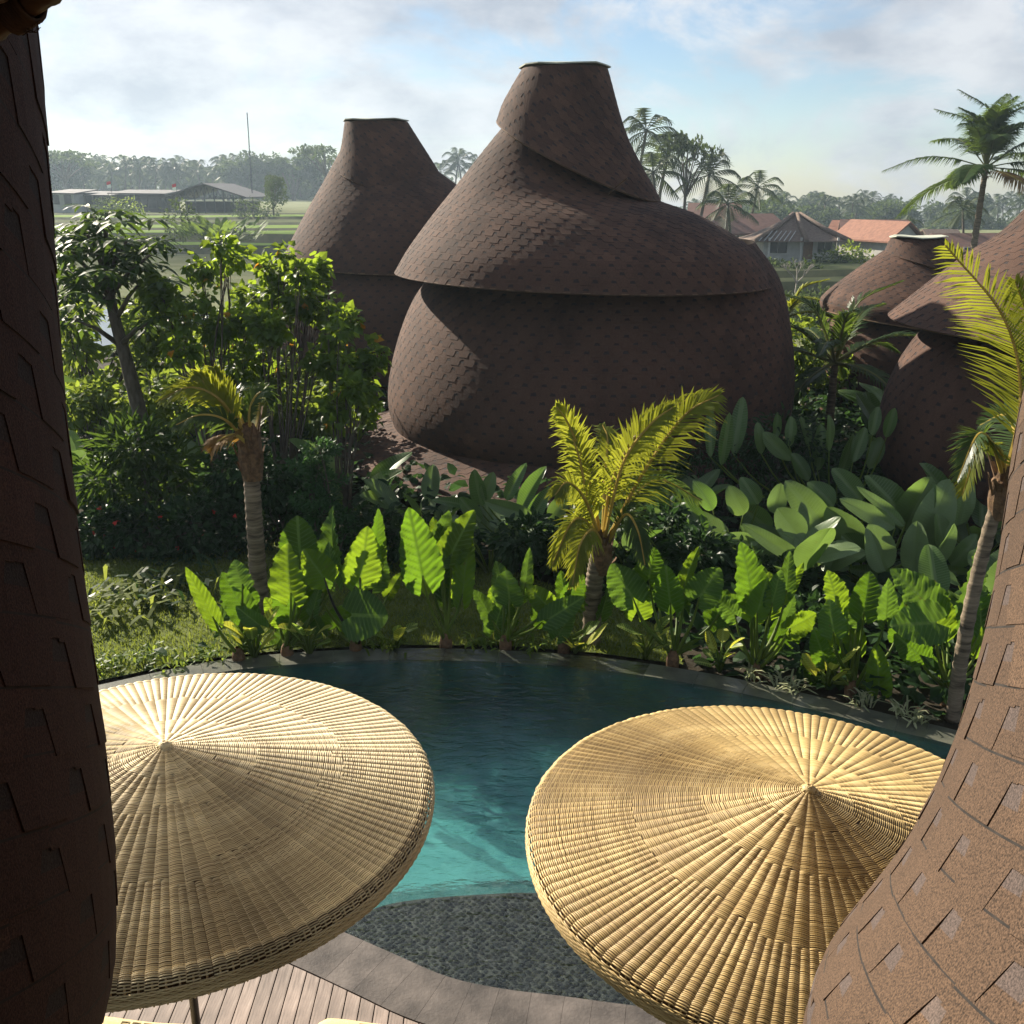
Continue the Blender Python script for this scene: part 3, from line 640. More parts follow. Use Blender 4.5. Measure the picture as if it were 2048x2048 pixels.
# garden ground with a hole for the pool, falling gently away behind the huts
GB = MB()
gx = np.concatenate([np.linspace(-60, -9, 12), np.linspace(-8, 8, 33), np.linspace(9, 60, 12)])
def gz(x, y):
    z = -.06
    if y > 24: z -= (y - 24) * .05 * (1.0 if x < 2 else 2.6) * min(1, (y - 24) / 6)
    if x > 10 and y > 14: z -= min(3, (x - 10) * .06)
    return max(z, -3.2)
def yback(x): return float(np.interp(x, OUT[:, 0], OUT[:, 1])) if OUT[0, 0] < x < OUT[-1, 0] else (8.0 if x < 0 else 7.0)
ys_t = [0, .02, .05, .1, .17, .25, .35, .47, .6, .75, .9, 1.0]
for x in gx:
    y0 = yback(x) - .02 if -7.2 < x < 6.2 else 2.0
    for f in ys_t:
        y = y0 + (36.5 - y0) * f; GB.v.append((x, y, gz(x, y) + (.03 * math.sin(x * 1.3) * math.cos(y * .9) if y > 12 else 0)))
m_ = len(ys_t)
for i in range(len(gx) - 1):
    for j in range(m_ - 1): a = i * m_ + j; GB.f.append((a, a + m_, a + m_ + 1, a + 1)); GB.m.append(0)
go = GB.build('ground', M_SOIL, None, True); go['kind'] = 'structure'
# lawn: left garden lawn and the strip behind the pool edge
lawn_pts = [(-8.5,9.0),(-6.0,9.3),(-4.6,9.85),(-3.5,10.45),(-2.6,10.7),(-1.4,10.84),(-.1,10.82),(1.0,10.62),(1.9,10.32),(1.9,11.2),(1.3,12.0),(-.2,13.4),(-1.6,14.4),(-3.0,14.6),(-4.4,14.2),(-5.6,14.5),(-8.5,15.0)]
lw_ = MB(); lw_.add([(x, y, -.02) for x, y in lawn_pts], [tuple(range(len(lawn_pts)))]); lo = lw_.build('lawn', M_GRASS); lo['kind'] = 'structure'
M_BLADE = leaf_mat('grass_blade', (.07, .1, .02), (.12, .15, .03), (.3, .36, .05), .5, .6)
def inpoly(x, y, P):
    c = False; j = len(P) - 1
    for i in range(len(P)):
        if (P[i][1] > y) != (P[j][1] > y) and x < (P[j][0] - P[i][0]) * (y - P[i][1]) / (P[j][1] - P[i][1]) + P[i][0]: c = not c
        j = i
    return c
gv = []; nb_ = 0
while nb_ < 42000:
    x, y = rnd.uniform(-7, 3.6), rnd.uniform(9.2, 14.8)
    if not inpoly(x, y, lawn_pts): continue
    h = rnd.uniform(.025, .06) * (1.8 if y < 11.1 and rnd.random() < .2 else 1); a = rnd.uniform(0, 3.14); w = .0065
    dx, dy = rnd.gauss(0, .022), rnd.gauss(0, .022)
    gv += [(x - w * math.cos(a), y - w * math.sin(a), -.022), (x + w * math.cos(a), y + w * math.sin(a), -.022), (x + dx, y + dy, -.02 + h)]; nb_ += 1
g_o = obj('grass', npmesh('grass', gv, np.arange(len(gv)).reshape(-1, 3), M_BLADE)); tag(g_o, 'short lawn grass between the pool and the shrubs', 'grass', kind='stuff')
# terraces: chains of flats and banks
def terrace(name, py_list, z0, x0f, x1f, mats_seq, wob=.8, seed=1):
    r = random.Random(seed); nx = 60; lines = []; z = z0
    Y = atz(1024, py_list[0], z).y
    lines.append((Y, z, 0)); flat = True
    for q in py_list[1:]:
        if flat: Y = atz(1024, q, z).y; lines.append((Y, z, 0))
        else:
            z = atY(1024, q, Y).z; lines.append((Y + .35, z, 1))
        flat = not flat
    xs_ = np.linspace(0, 1, nx); b = MB()
    ph = 0
    for k, (Y, z, up) in enumerate(lines):
        if not up: ph = r.uniform(0, 6)
        for f in xs_:
            x = x0f(Y) + (x1f(Y) - x0f(Y)) * f
            b.v.append((x, Y + (wob * Y / 60 * (math.sin(f * 9 + ph) + .5 * math.sin(f * 23 + ph * 2)) if k > 0 else 0), z + .04 * math.sin(f * 40 + ph)))
    for k in range(len(lines) - 1):
        rise = lines[k + 1][2]; mi = 2 if rise else mats_seq[k % len(mats_seq)]
        for i in range(nx - 1): a = k * nx + i; b.f.append((a, a + 1, a + nx + 1, a + nx)); b.m.append(mi)
    o = b.build(name, [M_FIELD, M_FIELD2, M_BANK], None, True); o['kind'] = 'structure'; return lines
TL = terrace('rice_terrace', [705, 507, 489, 485, 467, 460, 455, 449, 444, 440, 435, 430.5, 427.5, 412], -.75, lambda y: -1.1 * y - 25, lambda y: 2.0, [0, 0, 1, 0, 1, 0, 1, 0, 0, 0, 1, 0], .8, 3)
TR = terrace('rice_terrace', [700, 646, 605, 590, 566, 553, 540, 470], -3.3, lambda y: 2.2, lambda y: 1.1 * y + 25, [0, 0, 0, 0], .8, 8)
tx, tz = TL[-1][0], TL[-1][1]; rx, rz = TR[-1][0], TR[-1][1]
fg = MB(); fg.add([(-520, tx - 1, tz - .02), (2.0, tx - 1, tz - .02), (2.0, 455, tz + 1), (-520, 455, tz + 1)], [(0, 1, 2, 3)]); fg.add([(2.2, rx - 1, rz - .02), (480, rx - 1, rz - .02), (480, 455, -9.5), (2.2, 455, -9.5)], [(0, 1, 2, 3)])
fo2 = fg.build('far_field', M_FIELD); fo2['kind'] = 'structure'
lowg = MB(); lowg.add([(-520, -30, -4.2), (480, -30, -4.2), (480, 460, -11), (-520, 460, -4.2)], [(0, 1, 2, 3)]); l2 = lowg.build('terrain', M_BANK); l2['kind'] = 'structure'
# flooded paddies on the left: still water that mirrors the sky
mw, t, o = newmat('paddy_water'); p = N(t, 'ShaderNodeBsdfPrincipled', i_Roughness=.06); p.inputs['Base Color'].default_value = (.05, .055, .04, 1)
t.links.new(bump(t, wnoise(t, 5, 3), .12, .02), p.inputs['Normal']); t.links.new(p.outputs[0], o.inputs['Surface'])
for pts in ([(-24,38.5),(-13.5,38.2),(-12.6,44),(-15,52),(-27,53)],[(-11.6,38),(-6,37.8),(-5.5,47),(-11,48)]):
    b = MB(); b.add([(x, y, -.68) for x, y in pts], [tuple(range(len(pts)))]); w = b.build('paddy_water', mw); w['kind'] = 'structure'

# ------------------------------------------------------------------ foliage builders
def leaf_cloud(P, D, Nn, S, wid=.38, tmpl='oval', fold=.12, droop=.18):
    """leaves at P, pointing along D, facing Nn, of length S -> arrays for npmesh"""
    D = D / np.linalg.norm(D, axis=1, keepdims=True); X = np.cross(D, Nn); X /= np.maximum(np.linalg.norm(X, axis=1, keepdims=True), 1e-6); Z = np.cross(X, D)
    if tmpl == 'oval': T = np.array([(0,0,0),(-wid,.32,fold),(0,.4,0),(wid,.32,fold),(-wid*.75,.7,fold*.6-droop*.4),(0,.72,-droop*.4),(wid*.75,.7,fold*.6-droop*.4),(0,1,-droop)]); Fc = [(0,2,1,1),(0,3,2,2),(1,2,5,4),(2,3,6,5),(4,5,7,7),(5,6,7,7)]
    elif tmpl == 'heart': T = np.array([(0,.08,0),(-wid*.8,-.02,fold),(-wid,.35,fold),(0,.42,0),(wid,.35,fold),(wid*.8,-.02,fold),(0,1,-droop)]); Fc = [(0,3,2,1),(0,5,4,3),(2,3,6,6),(3,4,6,6)]
    else: T = np.array([(0,0,0),(-wid,.45,fold),(0,.5,-droop*.3),(wid,.45,fold),(0,1,-droop)]); Fc = [(0,2,1,1),(0,3,2,2),(1,2,4,4),(2,3,4,4)]
    tri = []
    for f in Fc:
        a, b, c, d = f
        tri.append((a, b, c));
        if d != c: tri.append((a, c, d))
    V = P[:, None] + S[:, None, None] * (T[None, :, 0:1] * X[:, None] + T[None, :, 1:2] * D[:, None] + T[None, :, 2:3] * Z[:, None])
    n = len(P); Fo = (np.arange(n)[:, None, None] * len(T) + np.array(tri)[None]).reshape(-1, 3)
    return V.reshape(-1, 3), Fo
def lobes_pts(lobes, n, shell=.55):
    w = np.array([l[1][0] * l[1][1] * l[1][2] for l in lobes]) ** .66; w /= w.sum(); idx = RNG.choice(len(lobes), n, p=w)
    u = RNG.normal(size=(n, 3)); u /= np.linalg.norm(u, axis=1, keepdims=True); r = RNG.uniform(0, 1, n) ** (1 / 3); r = shell + (1 - shell) * r
    r = np.where(RNG.uniform(size=n) < .25, RNG.uniform(.2, 1, n), r)
    C = np.array([tuple(l[0]) for l in lobes])[idx]; R = np.array([l[1] for l in lobes])[idx]
    return C + u * r[:, None] * R, u
def shrub(name, label, cat, base, lobes, n, size, mat, tmpl='oval', wid=.38, stem_mat=None, stem_r=.03, clump=0, group=None, down=.35, flowers=None, stems=True, shell=.5, trunk=None):
    t = thing(name, label, cat, tuple(base), group)
    if clump:
        C, u = lobes_pts(lobes, max(3, n // clump), shell); k = np.repeat(np.arange(len(C)), clump)
        sp = size * 1.1
        off = RNG.normal(size=(len(k), 3)) * sp * .45; P = C[k] + off; D = off + u[k] * size * .6
    else:
        P, u = lobes_pts(lobes, n, shell); D = u + RNG.normal(size=u.shape) * .7; C = P
    D[:, 2] -= down * np.linalg.norm(D, axis=1)
    Nn = RNG.normal(size=P.shape) * .55 + np.array([0, -.15, 1]); S = size * RNG.uniform(.65, 1.25, len(P))
    V, Fc = leaf_cloud(P, D, Nn, S, wid, tmpl)
    obj('foliage', npmesh('foliage', V, Fc, mat), t)
    if flowers:
        fm, cnt_, fs = flowers; sel = RNG.choice(len(P), cnt_); V, Fc = leaf_cloud(P[sel] + u[sel if not clump else k[sel]] * size * .3, RNG.normal(size=(cnt_, 3)) + np.array([0, 0, .3]), RNG.normal(size=(cnt_, 3)), np.full(cnt_, fs), .4, 'heart')
        obj('flowers', npmesh('flowers', V, Fc, fm), t)['kind'] = 'stuff'
    if stems:
        base = Vector(base)
        for c, R in lobes:
            b = MB(); c = Vector(c); mid = base.lerp(c, .5) + Vector((rnd.uniform(-.15, .15), rnd.uniform(-.15, .15), .12 * (c - base).length))
            path = [Vector(p) for p in catmull([base + Vector((rnd.uniform(-.08, .08), rnd.uniform(-.08, .08), -.05)), mid, c], 9)]
            b.tube(path, [stem_r * (1 - .7 * i / 8) for i in range(9)], 6)
            for _ in range(5):
                tip = c + Vector((rnd.gauss(0, .5) * R[0], rnd.gauss(0, .5) * R[1], rnd.gauss(.1, .5) * R[2])); s = path[rnd.randint(4, 8)]
                b.tube([s, s.lerp(tip, .5) + Vector((0, 0, .05)), tip], [stem_r * .35, stem_r * .25, stem_r * .12], 4)
            b.build('stem', stem_mat or M_BARK, t, True)
    return t
M_BARK = simple('grey_bark', (.05, .04, .03), (.13, .11, .085), 14, .9, .6, 40, stretch=(1, 1, .3))
M_BARKP = simple('ringed_palm_bark', (.05, .038, .025), (.28, .22, .15), 9, .9, .7, 30, stretch=(.4, .4, 3.0))
M_FIBER = simple('palm_fibre', (.06, .035, .02), (.2, .12, .06), 18, .95, .7, 60)
ML_HIB = leaf_mat('hibiscus_leaf', (.045, .09, .02), (.075, .13, .03), (.4, .55, .04), .5, .45)
ML_SCH = leaf_mat('whorled_leaf', (.025, .055, .015), (.045, .08, .02), (.16, .26, .03), .38, .5, spec=.12)
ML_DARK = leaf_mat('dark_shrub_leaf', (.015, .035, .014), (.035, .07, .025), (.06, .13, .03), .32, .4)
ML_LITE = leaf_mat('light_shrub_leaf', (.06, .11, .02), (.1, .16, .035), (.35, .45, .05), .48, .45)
ML_FERN = leaf_mat('feathery_leaf', (.03, .075, .03), (.05, .11, .04), (.1, .22, .05), .4, .45)
ML_FAR = leaf_mat('far_tree_leaf', (.03, .05, .02), (.07, .1, .035), (.12, .17, .04), .35, .6, nscale=.6)
M_YEL = leaf_mat('orange_dead_leaf', (.5, .2, .02), (.6, .36, .03), (.7, .33, .03), .5, .5)
M_RED = simple('red_flower', (.4, .03, .02), (.55, .06, .04), 9, .6)
# big-leaf templates -------------------------------------------------
def leaf_grid(fw, t0, t1, nt, nc, zf, inner=None):
    V, UV, Fc = [], [], []
    for side in (-1, 1):
        b = len(V)
        for i in range(nt + 1):
            t = t0 + (t1 - t0) * i / nt; w = fw(t); a = inner(t) if inner else 0
            for j in range(nc + 1):
                x = a + (max(w, a + .002) - a) * j / nc; V.append((side * x, t, zf(x, t, w, side))); UV.append((side * x, t))
        for i in range(nt):
            for j in range(nc):
                q = b + i * (nc + 1) + j; f = (q, q + 1, q + nc + 2, q + nc + 1); Fc.append(f if side > 0 else f[::-1])
    return np.array(V), np.array(Fc), np.array(UV)
def aloc_mesh(k):
    r = random.Random(k); p1, p2 = r.uniform(0, 6), r.uniform(0, 6); cup = r.uniform(.1, .32); bend = r.uniform(.05, .28)
    def fw(t):
        if t >= .12: w = .47 * max(0, 1 - ((t - .12) / .88) ** 2) ** .72
        else: w = .47 * max(0, 1 - ((.12 - t) / .43) ** 2) ** .5
        return max(0.003, w) * (1 + .04 * math.sin(t * 56.5 + p1 * .3))
    def zf(x, t, w, s):
        e = x / max(w, .02); return cup * x + .03 * e * e * math.sin(t * 24 + p2 + s) * min(1, w * 4) + .02 * math.sin((t - .55 * x) * 56.5) * min(1, x * 7) - bend * max(t, -.2) ** 2 + .03 * math.sin(t * 5 + p1) * s * e
    V, Fc, UV = leaf_grid(fw, -.3, 1.0, 44, 7, zf, lambda t: 0 if t >= -.02 else .02 + .5 * (-t - .02) ** 1.1)
    return npmesh('big_leaf', V, Fc, M_ALO[k % 3], True, uv=UV)
def paddle_mesh(k, mats, wide=.2, point=.0):
    r = random.Random(k + 50); cup = r.uniform(.1, .5); bend = r.uniform(.0, .35); tw = r.uniform(-.3, .3); p1 = r.uniform(0, 6)
    def fw(t): return wide * max(0, math.sin(math.pi * min(1, max(0, t)) ** (.8 + point)) ) ** .55 * (1.0 + .015 * math.sin(t * 60 + p1)) + .002
    def zf(x, t, w, s): return cup * x - bend * t * t + tw * x * s * t + .004 * math.sin(t * 130 - x * 90) + .02 * math.sin(t * 7 + p1) * (x / max(w, .02)) ** 2
    V, Fc, UV = leaf_grid(fw, 0.0, 1.0, 20, 5, zf)
    return npmesh('paddle_leaf', V, Fc, mats[k % len(mats)], True, uv=UV)
VE = (9.0, .55, .07, (.16, .26, .06), .55)
M_ALO = [leaf_mat('elephant_ear_bright', (.04, .1, .013), (.065, .13, .017), (.3, .46, .022), .5, .4, VE, isl=False, nscale=2),
         leaf_mat('elephant_ear_mid', (.03, .08, .012), (.05, .1, .016), (.18, .34, .018), .46, .36, VE, isl=False, nscale=2),
         leaf_mat('elephant_ear_glossy', (.04, .095, .025), (.065, .13, .035), (.19, .34, .03), .4, .28, VE, isl=False, nscale=2)]
VC = (22.0, .35, .16, (.15, .22, .09), .65)
M_CAL = [leaf_mat('paddle_green', (.04, .085, .025), (.06, .12, .03), (.2, .36, .05), .42, .34, VC, isl=False, spec=.4), leaf_mat('paddle_silver', (.12, .19, .08), (.17, .24, .11), (.24, .38, .08), .35, .4, VC, isl=False, spec=.4), leaf_mat('paddle_mid', (.06, .11, .04), (.1, .16, .06), (.25, .4, .07), .42, .36, VC, isl=False, spec=.4)]
ALO = [aloc_mesh(k) for k in range(9)]
CAL = [paddle_mesh(k, M_CAL, .2) for k in range(9)]
HEL = [paddle_mesh(k + 20, [M_CAL[0], M_CAL[2]], .12, .25) for k in range(6)]
M_PET = leaf_mat('green_stalk', (.08, .13, .02), (.13, .18, .03), (.2, .3, .03), .2, .4, isl=False)
M_PETD = simple('black_stalk', (.012, .01, .012), (.03, .022, .025), 10, .4)
def leaf_M(J, T, wid_m, nrm, std_w):
    y = T - J; L = y.length; y.normalize(); x = y.cross(nrm)
    if x.length < 1e-3: x = y.cross(Vector((1, 0, 0)))
    x.normalize(); z = x.cross(y); sx = wid_m / std_w
    return Matrix(((x.x * sx, y.x * L, z.x * L, J.x), (x.y * sx, y.y * L, z.y * L, J.y), (x.z * sx, y.z * L, z.z * L, J.z), (0, 0, 0, 1)))
def big_plant(name, label, cat, base_px, leaves, pool, std_w, dark=False, Yoff=0.0, group=None, root=True, zb=-.02, conv=None, depth=.45, basepos=None, pr=.016):
    base = basepos or atz(base_px[0], base_px[1], zb); t = thing(name, label, cat, tuple(base), group)
    if root: 
        b = MB(); b.lathe([(.07, -.05), (.075, .05), (.06, .12), (.03, .17)], 10, c=tuple(base)); b.build('root_stock', M_FIBER, t, True)
    if pool is ALO:
        ex = []
        for lf in leaves:
            jx, jy, tx_, ty_, w = lf[:5]; q = rnd.uniform(-34, 34); h = rnd.uniform(8, 46); a = rnd.uniform(-.6, .6); L = math.hypot(tx_ - jx, ty_ - jy) * rnd.uniform(.6, .95)
            ex.append((jx + q, jy + h, jx + q + L * math.sin(a), jy + h - L * math.cos(a), w * rnd.uniform(.7, 1.05), rnd.uniform(.1, .6), rnd.uniform(-.6, .6)))
        leaves = leaves + ex
    for i, lf in enumerate(leaves):
        jx, jy, tx_, ty_, w = lf[:5]; dY = lf[5] if len(lf) > 5 else rnd.uniform(-depth, depth) * .6; lean = lf[6] if len(lf) > 6 else rnd.uniform(-.2, .3)
        k = lf[7] if len(lf) > 7 else rnd.randrange(len(pool))
        if conv: jx, jy, tx_, ty_ = conv[0] + jx / conv[2], conv[1] + jy / conv[2], conv[0] + tx_ / conv[2], conv[1] + ty_ / conv[2]; w = w / conv[2]
        if pool is CAL or pool is HEL: jx, jy = jx + (jx - tx_) * .22, jy + (jy - ty_) * .22; w *= 1.22
        Y = base.y + Yoff + dY; J = atY(jx, jy, Y); T = atY(tx_, ty_, Y + lean * abs(ty_ - jy) / 2048 * Y)
        dep = J.y * c_ - (J.z - CAMH) * s_; wm = w / F * dep
        nrm = Vector((rnd.uniform(-.75, .75), -1, rnd.uniform(-.1, .8)))
        obj('leaf', pool[k], t, leaf_M(J, T, wm, nrm, std_w))
        pt = base + Vector((rnd.uniform(-.04, .04), rnd.uniform(-.04, .04), .1)); m = pt.lerp(J, .55) + Vector(((J.x - pt.x) * .15, 0, -.02)); m.z = pt.z + (J.z - pt.z) * .55
        dk = dark is True or (dark and i in dark)
        path = [Vector(q) for q in catmull([pt, m, J], 8)]
        MB().tube(path, [pr * (1.5 - 1.0 * i2 / 7) for i2 in range(8)], 6).build('stalk', M_PETD if dk else M_PET, t, True)
    return t
G_AL = 'elephant ear plants along the pool edge'
AW = .92
big_plant('elephant_ear_plant', 'elephant ear plant leftmost in the pool edge row, narrow leaf leaning left', 'plant', (478,1322), [(496,1233,443,1145,60),(425,1233,373,1137,36),(485,1168,464,1122,52),(520,1250,470,1215,40)], ALO, AW, group=G_AL)
big_plant('elephant_ear_plant', 'elephant ear plant with one broad round bright leaf, second from the left', 'plant', (575,1312), [(582,1186,569,1089,92,-.2,.0,0),(601,1109,593,1031,80,.3),(672,1132,646,1018,56,.35),(627,1220,640,1165,32,.1),(560,1240,530,1195,40,.3)], ALO, AW, group=G_AL)
big_plant('elephant_ear_plant', 'black stemmed elephant ear plant with a wide drooping leaf, third from the left', 'plant', (712,1302), [(648,1155,609,1100,66,-.1),(720,1155,738,1057,76,-.1,.1,3),(751,1090,759,1018,32,.15),(748,1147,769,1075,32,.1),(704,1230,776,1233,105,-.25,0,2)], ALO, AW, dark=(0,1,2,3), group=G_AL)
big_plant('elephant_ear_plant', 'elephant ear plant with tall upright leaves standing alone beside the lawn', 'plant', (892,1292), [(845,1151,820,1017,84),(903,1107,946,1020,62),(925,1187,937,1075,46),(877,1082,899,1022,40,.3,0,2),(890,1180,885,1090,46,.2)], ALO, AW, group=G_AL)
big_plant('elephant_ear_plant', 'elephant ear plant just left of the yellow palm by the pool', 'plant', (1011,1296), [(1019,1198,1011,1142,66,-.1),(1008,1194,1000,1122,60,.1),(1051,1165,1060,1095,24,.1),(1095,1212,1055,1172,48,-.1),(985,1240,953,1180,42,.2)], ALO, AW, group=G_AL)
big_plant('elephant_ear_plant', 'small elephant ear plant at the foot of the yellow palm', 'plant', (1128,1300), [(1131,1198,1120,1142,34),(1138,1194,1167,1147,46),(1098,1238,1167,1194,52,-.2),(1117,1270,1146,1220,42,-.2),(1203,1227,1222,1169,32)], ALO, AW, group=G_AL)
big_plant('elephant_ear_plant', 'elephant ear plant right of the yellow palm, six spreading leaves', 'plant', (1345,1328), [(1265,1194,1222,1129,76),(1298,1158,1309,1096,62,.2),(1341,1205,1330,1133,62,-.1),(1370,1165,1392,1095,30,.1),(1399,1194,1439,1136,72),(1446,1216,1489,1194,42,.1)], ALO, AW, group=G_AL)
big_plant('elephant_ear_plant', 'elephant ear plant with the tallest leaf in the right half of the row', 'plant', (1512,1352), [(1504,1194,1486,1085,74),(1515,1223,1533,1158,48,-.15),(1545,1205,1562,1140,40),(1573,1180,1580,1103,32,.2,0,2),(1580,1256,1636,1230,62,-.2),(1470,1230,1432,1190,48,.2)], ALO, AW, group=G_AL)
big_plant('elephant_ear_plant', 'elephant ear plant second from the right end of the row', 'plant', (1702,1388), [(1674,1212,1660,1140,62),(1667,1263,1656,1201,56,-.2),(1728,1223,1740,1143,62,.1),(1772,1238,1779,1158,42),(1710,1288,1685,1187,44,.2),(1759,1376,1753,1293,50,-.2),(1650,1320,1628,1260,46,.1)], ALO, AW, group=G_AL)
big_plant('elephant_ear_plant', 'elephant ear plant with huge leaves beside the leaning palm trunk at the right', 'plant', (1893,1402), [(1866,1223,1797,1136,96),(1872,1245,1781,1250,92,-.3,0,2),(1935,1212,1975,1096,62,.2),(1960,1288,1978,1212,50,.1),(1840,1310,1790,1270,60,-.1)], ALO, AW, group=G_AL)
CV = (1348, 600, 2.76); CW = .42
big_plant('paddle_leaf_plant', 'large clump of silvery green paddle leaves in front of the right hut', 'plant', (1740,1235), [
 (1010,1080,890,925,110,.6),(810,1240,660,1020,150,.2),(560,1150,590,1020,90,.5),(860,1120,780,1000,130,.5),(680,1290,570,1150,140,0),(1250,1180,1100,960,160,.5),(1290,1220,1420,975,160,.5),(1390,1310,1530,1000,180,.2,0,1),(1580,1190,1660,935,120,.5,0,1),(1150,1450,1080,1240,170,-.3,.1,4),(1170,1230,940,1100,90,.1,0,1),(1230,1210,1040,1030,60,.2,0,1),(1000,1300,840,1150,160,0,.2,4),(800,1420,690,1290,170,-.2,.2,1),(900,1450,600,1280,90,-.3),(650,1400,390,1255,80,-.2,0,1),(1330,1470,1340,1220,130,-.2),(1420,1460,1560,1240,110,-.2,0,4),(1560,1440,1700,1320,120,-.1),(1210,1530,960,1480,80,-.3),(430,1330,260,1310,70,0),(1580,1500,1380,1480,70,-.2),(1050,1400,930,1300,130,-.1),(700,1500,560,1440,90,-.2,0,1),(1480,1350,1450,1180,120,.1)], CAL, CW, Yoff=0.0, conv=CV, root=False, basepos=Vector((4.6, 12.6, -.05)))
big_plant('paddle_leaf_plant', 'shaded clump of dark paddle leaves between the yellow palm and the silvery clump', 'plant', None, [
 (260,1280,100,1170,90),(500,1250,360,1130,120),(370,1160,310,1040,100),(150,1250,60,1100,90),(450,1100,380,980,90),(200,1130,130,1000,90),(560,1330,470,1240,100),(330,1390,230,1290,110),(120,1400,40,1290,100)], CAL, CW, conv=CV, root=False, basepos=Vector((3.0, 13.2, -.05)))
big_plant('heliconia_clump', 'upright banana-like leaves in shade at the foot of the largest hut, right side', 'plant', None, [
 (340,800,380,530,80),(270,860,310,630,64),(560,740,590,620,60),(740,780,720,640,60),(800,900,840,700,84),(920,940,1020,750,92),(1100,720,1120,590,60),(1180,730,1215,600,60),(620,860,490,740,80),(730,970,670,850,84),(200,820,190,600,60),(480,820,470,680,60),(1000,860,1060,700,70),(860,800,880,640,60),(1090,900,1150,760,80),(640,780,660,650,60)], HEL, .26, conv=CV, root=False, basepos=Vector((5.0, 15.0, -.05)))
CV6 = (700, 600, 2.76)
big_plant('paddle_leaf_plant', 'paddle leaf clump with tips over the shingled apron of the largest hut', 'plant', None, [
 (720,1100,680,940,92,.1,0,0),(750,1080,790,950,72),(880,1070,950,905,64,0,0,3),(960,1120,1055,915,84,0,0,6),(660,1140,460,1080,52),(960,1180,740,1110,76,-.2),(700,1200,610,1090,80),(1010,1200,1090,1040,80),(840,1250,760,1150,90),(900,1300,1010,1200,90),(1120,1200,1190,1060,90),(1080,1330,1160,1250,90)], CAL, CW, conv=CV6, root=False, basepos=Vector((.6, 13.6, -.05)))
# generic clumps of big leaves for the shaded middle ground
def big_clump(name, label, cat, c, n, pool, L, wfrac, std_w, spread=.5, up=.75, group=None):
    t = thing(name, label, cat, tuple(c), group); c = Vector(c)
    for i in range(n):
        a = rnd.uniform(0, 6.283); r = rnd.uniform(.1, spread); l = L * rnd.uniform(.65, 1.15); h = rnd.uniform(.25, 1.0) * L * up
        J = c + Vector((math.cos(a) * r, math.sin(a) * r, h)); T = J + Vector((math.cos(a) * l * .55, math.sin(a) * l * .55, l * rnd.uniform(.25, .85)))
        obj('leaf', pool[rnd.randrange(len(pool))], t, leaf_M(J, T, l * wfrac, Vector((math.cos(a) * -.3, math.sin(a) * -.3 - .3, 1)), std_w))
        MB().tube([c, c.lerp(J, .6) + Vector((0, 0, .05)), J], [.02, .015, .01], 5).build('stalk', M_PET, t, True)
    return t
for x, y, n, L, lab in [(-7.2,16.5,16,1.1,'dark paddle leaf clump beside the shaded left wall, under the whorled tree'),(-5.3,17.0,14,1.0,'dark paddle leaf clump behind the ringed palm trunk on the left'),(-1.3,14.6,12,.9,'shaded broad leaf clump below the edge of the shingled apron'),(-2.6,15.6,12,1.0,'broad leaf clump in deep shade left of the apron'),(2.4,14.6,14,1.0,'shaded broad leaf clump behind the yellow palm'),(6.4,13.2,12,1.0,'broad leaf clump against the foot of the right hut'),(4.9,10.6,10,.8,'low broad leaf clump under the leaning palm at the right'),(1.6,13.0,14,.9,'dark broad leaf clump right behind the yellow palm trunk'),(3.6,12.4,14,.9,'dark broad leaf clump in front of the silvery paddle leaves'),(-.3,13.2,12,.8,'dark broad leaf clump behind the lone elephant ear plant'),(5.6,11.6,12,.9,'broad leaf clump at the right end behind the elephant ears'),(8.0,20.5,14,1.2,'sunlit broad leaf clump beside the low feathery palm'),(7.0,18.6,12,1.1,'broad leaf clump in the gap between the largest hut and the right hut'),(-7.9,20.0,12,1.2,'broad leaf clump at the back of the left garden')]:
    big_clump('broad_leaf_clump', lab, 'plant', (x, y, -.08), n, CAL, L, .42, CW)
# ------------------------------------------------------------------ palms
def frond_mesh(path, ll, n, mat, stem, up=Vector((0, 0, 1)), vee=.25, droop=.45, t0=.18, w=.022, sweep=.75, rad=.018, rag=.15, nt=22):
    path = [Vector(p) for p in catmull(path, nt)]; b = MB(); b.tube(path, [rad * (1.15 - i / (nt - 1)) + .003 for i in range(nt)], 5, 1)
    for i in range(n):
        t = t0 + (1 - t0) * (i + .5) / n; q = t * (nt - 1); k = min(int(q), nt - 2); p = path[k].lerp(path[k + 1], q - k); T = (path[k + 1] - path[k]).normalized()
        sd = T.cross(up); sd = sd.normalized() if sd.length > 1e-3 else Vector((1, 0, 0)); nn = sd.cross(T).normalized()
        prof = (math.sin(math.pi * min(1, .12 + .86 * t)) ** .55) * (1 - .25 * t)
        for s in (-1, 1):
            if rnd.random() < rag * .35: continue
            l = ll * prof * rnd.uniform(1 - rag, 1 + rag * .4); sw = sweep + .5 * t + rnd.gauss(0, .06)
            d = (sd * s * math.cos(sw) + T * math.sin(sw) + nn * vee).normalized()
            m = p + d * l * .5 + Vector((0, 0, -droop * l * .12)); e = p + d * l * .92 + Vector((0, 0, -droop * l * rnd.uniform(.35, .7)))
            wv = (T - d * T.dot(d)).normalized() * w * rnd.uniform(.8, 1.1)
            b.add([p - wv * .45, p + wv * .45, m - wv * .6 + nn * w * .15, m + wv * .6 + nn * w * .15, e], [(0, 1, 3, 2), (2, 3, 4)], 0)
    return b.mesh('frond', [mat, stem])
MP_Y = leaf_mat('yellow_green_frond', (.11, .15, .02), (.18, .2, .03), (.42, .44, .035), .48, .45)
MP_G = leaf_mat('green_frond', (.03, .06, .02), (.055, .09, .025), (.16, .24, .03), .42, .35)
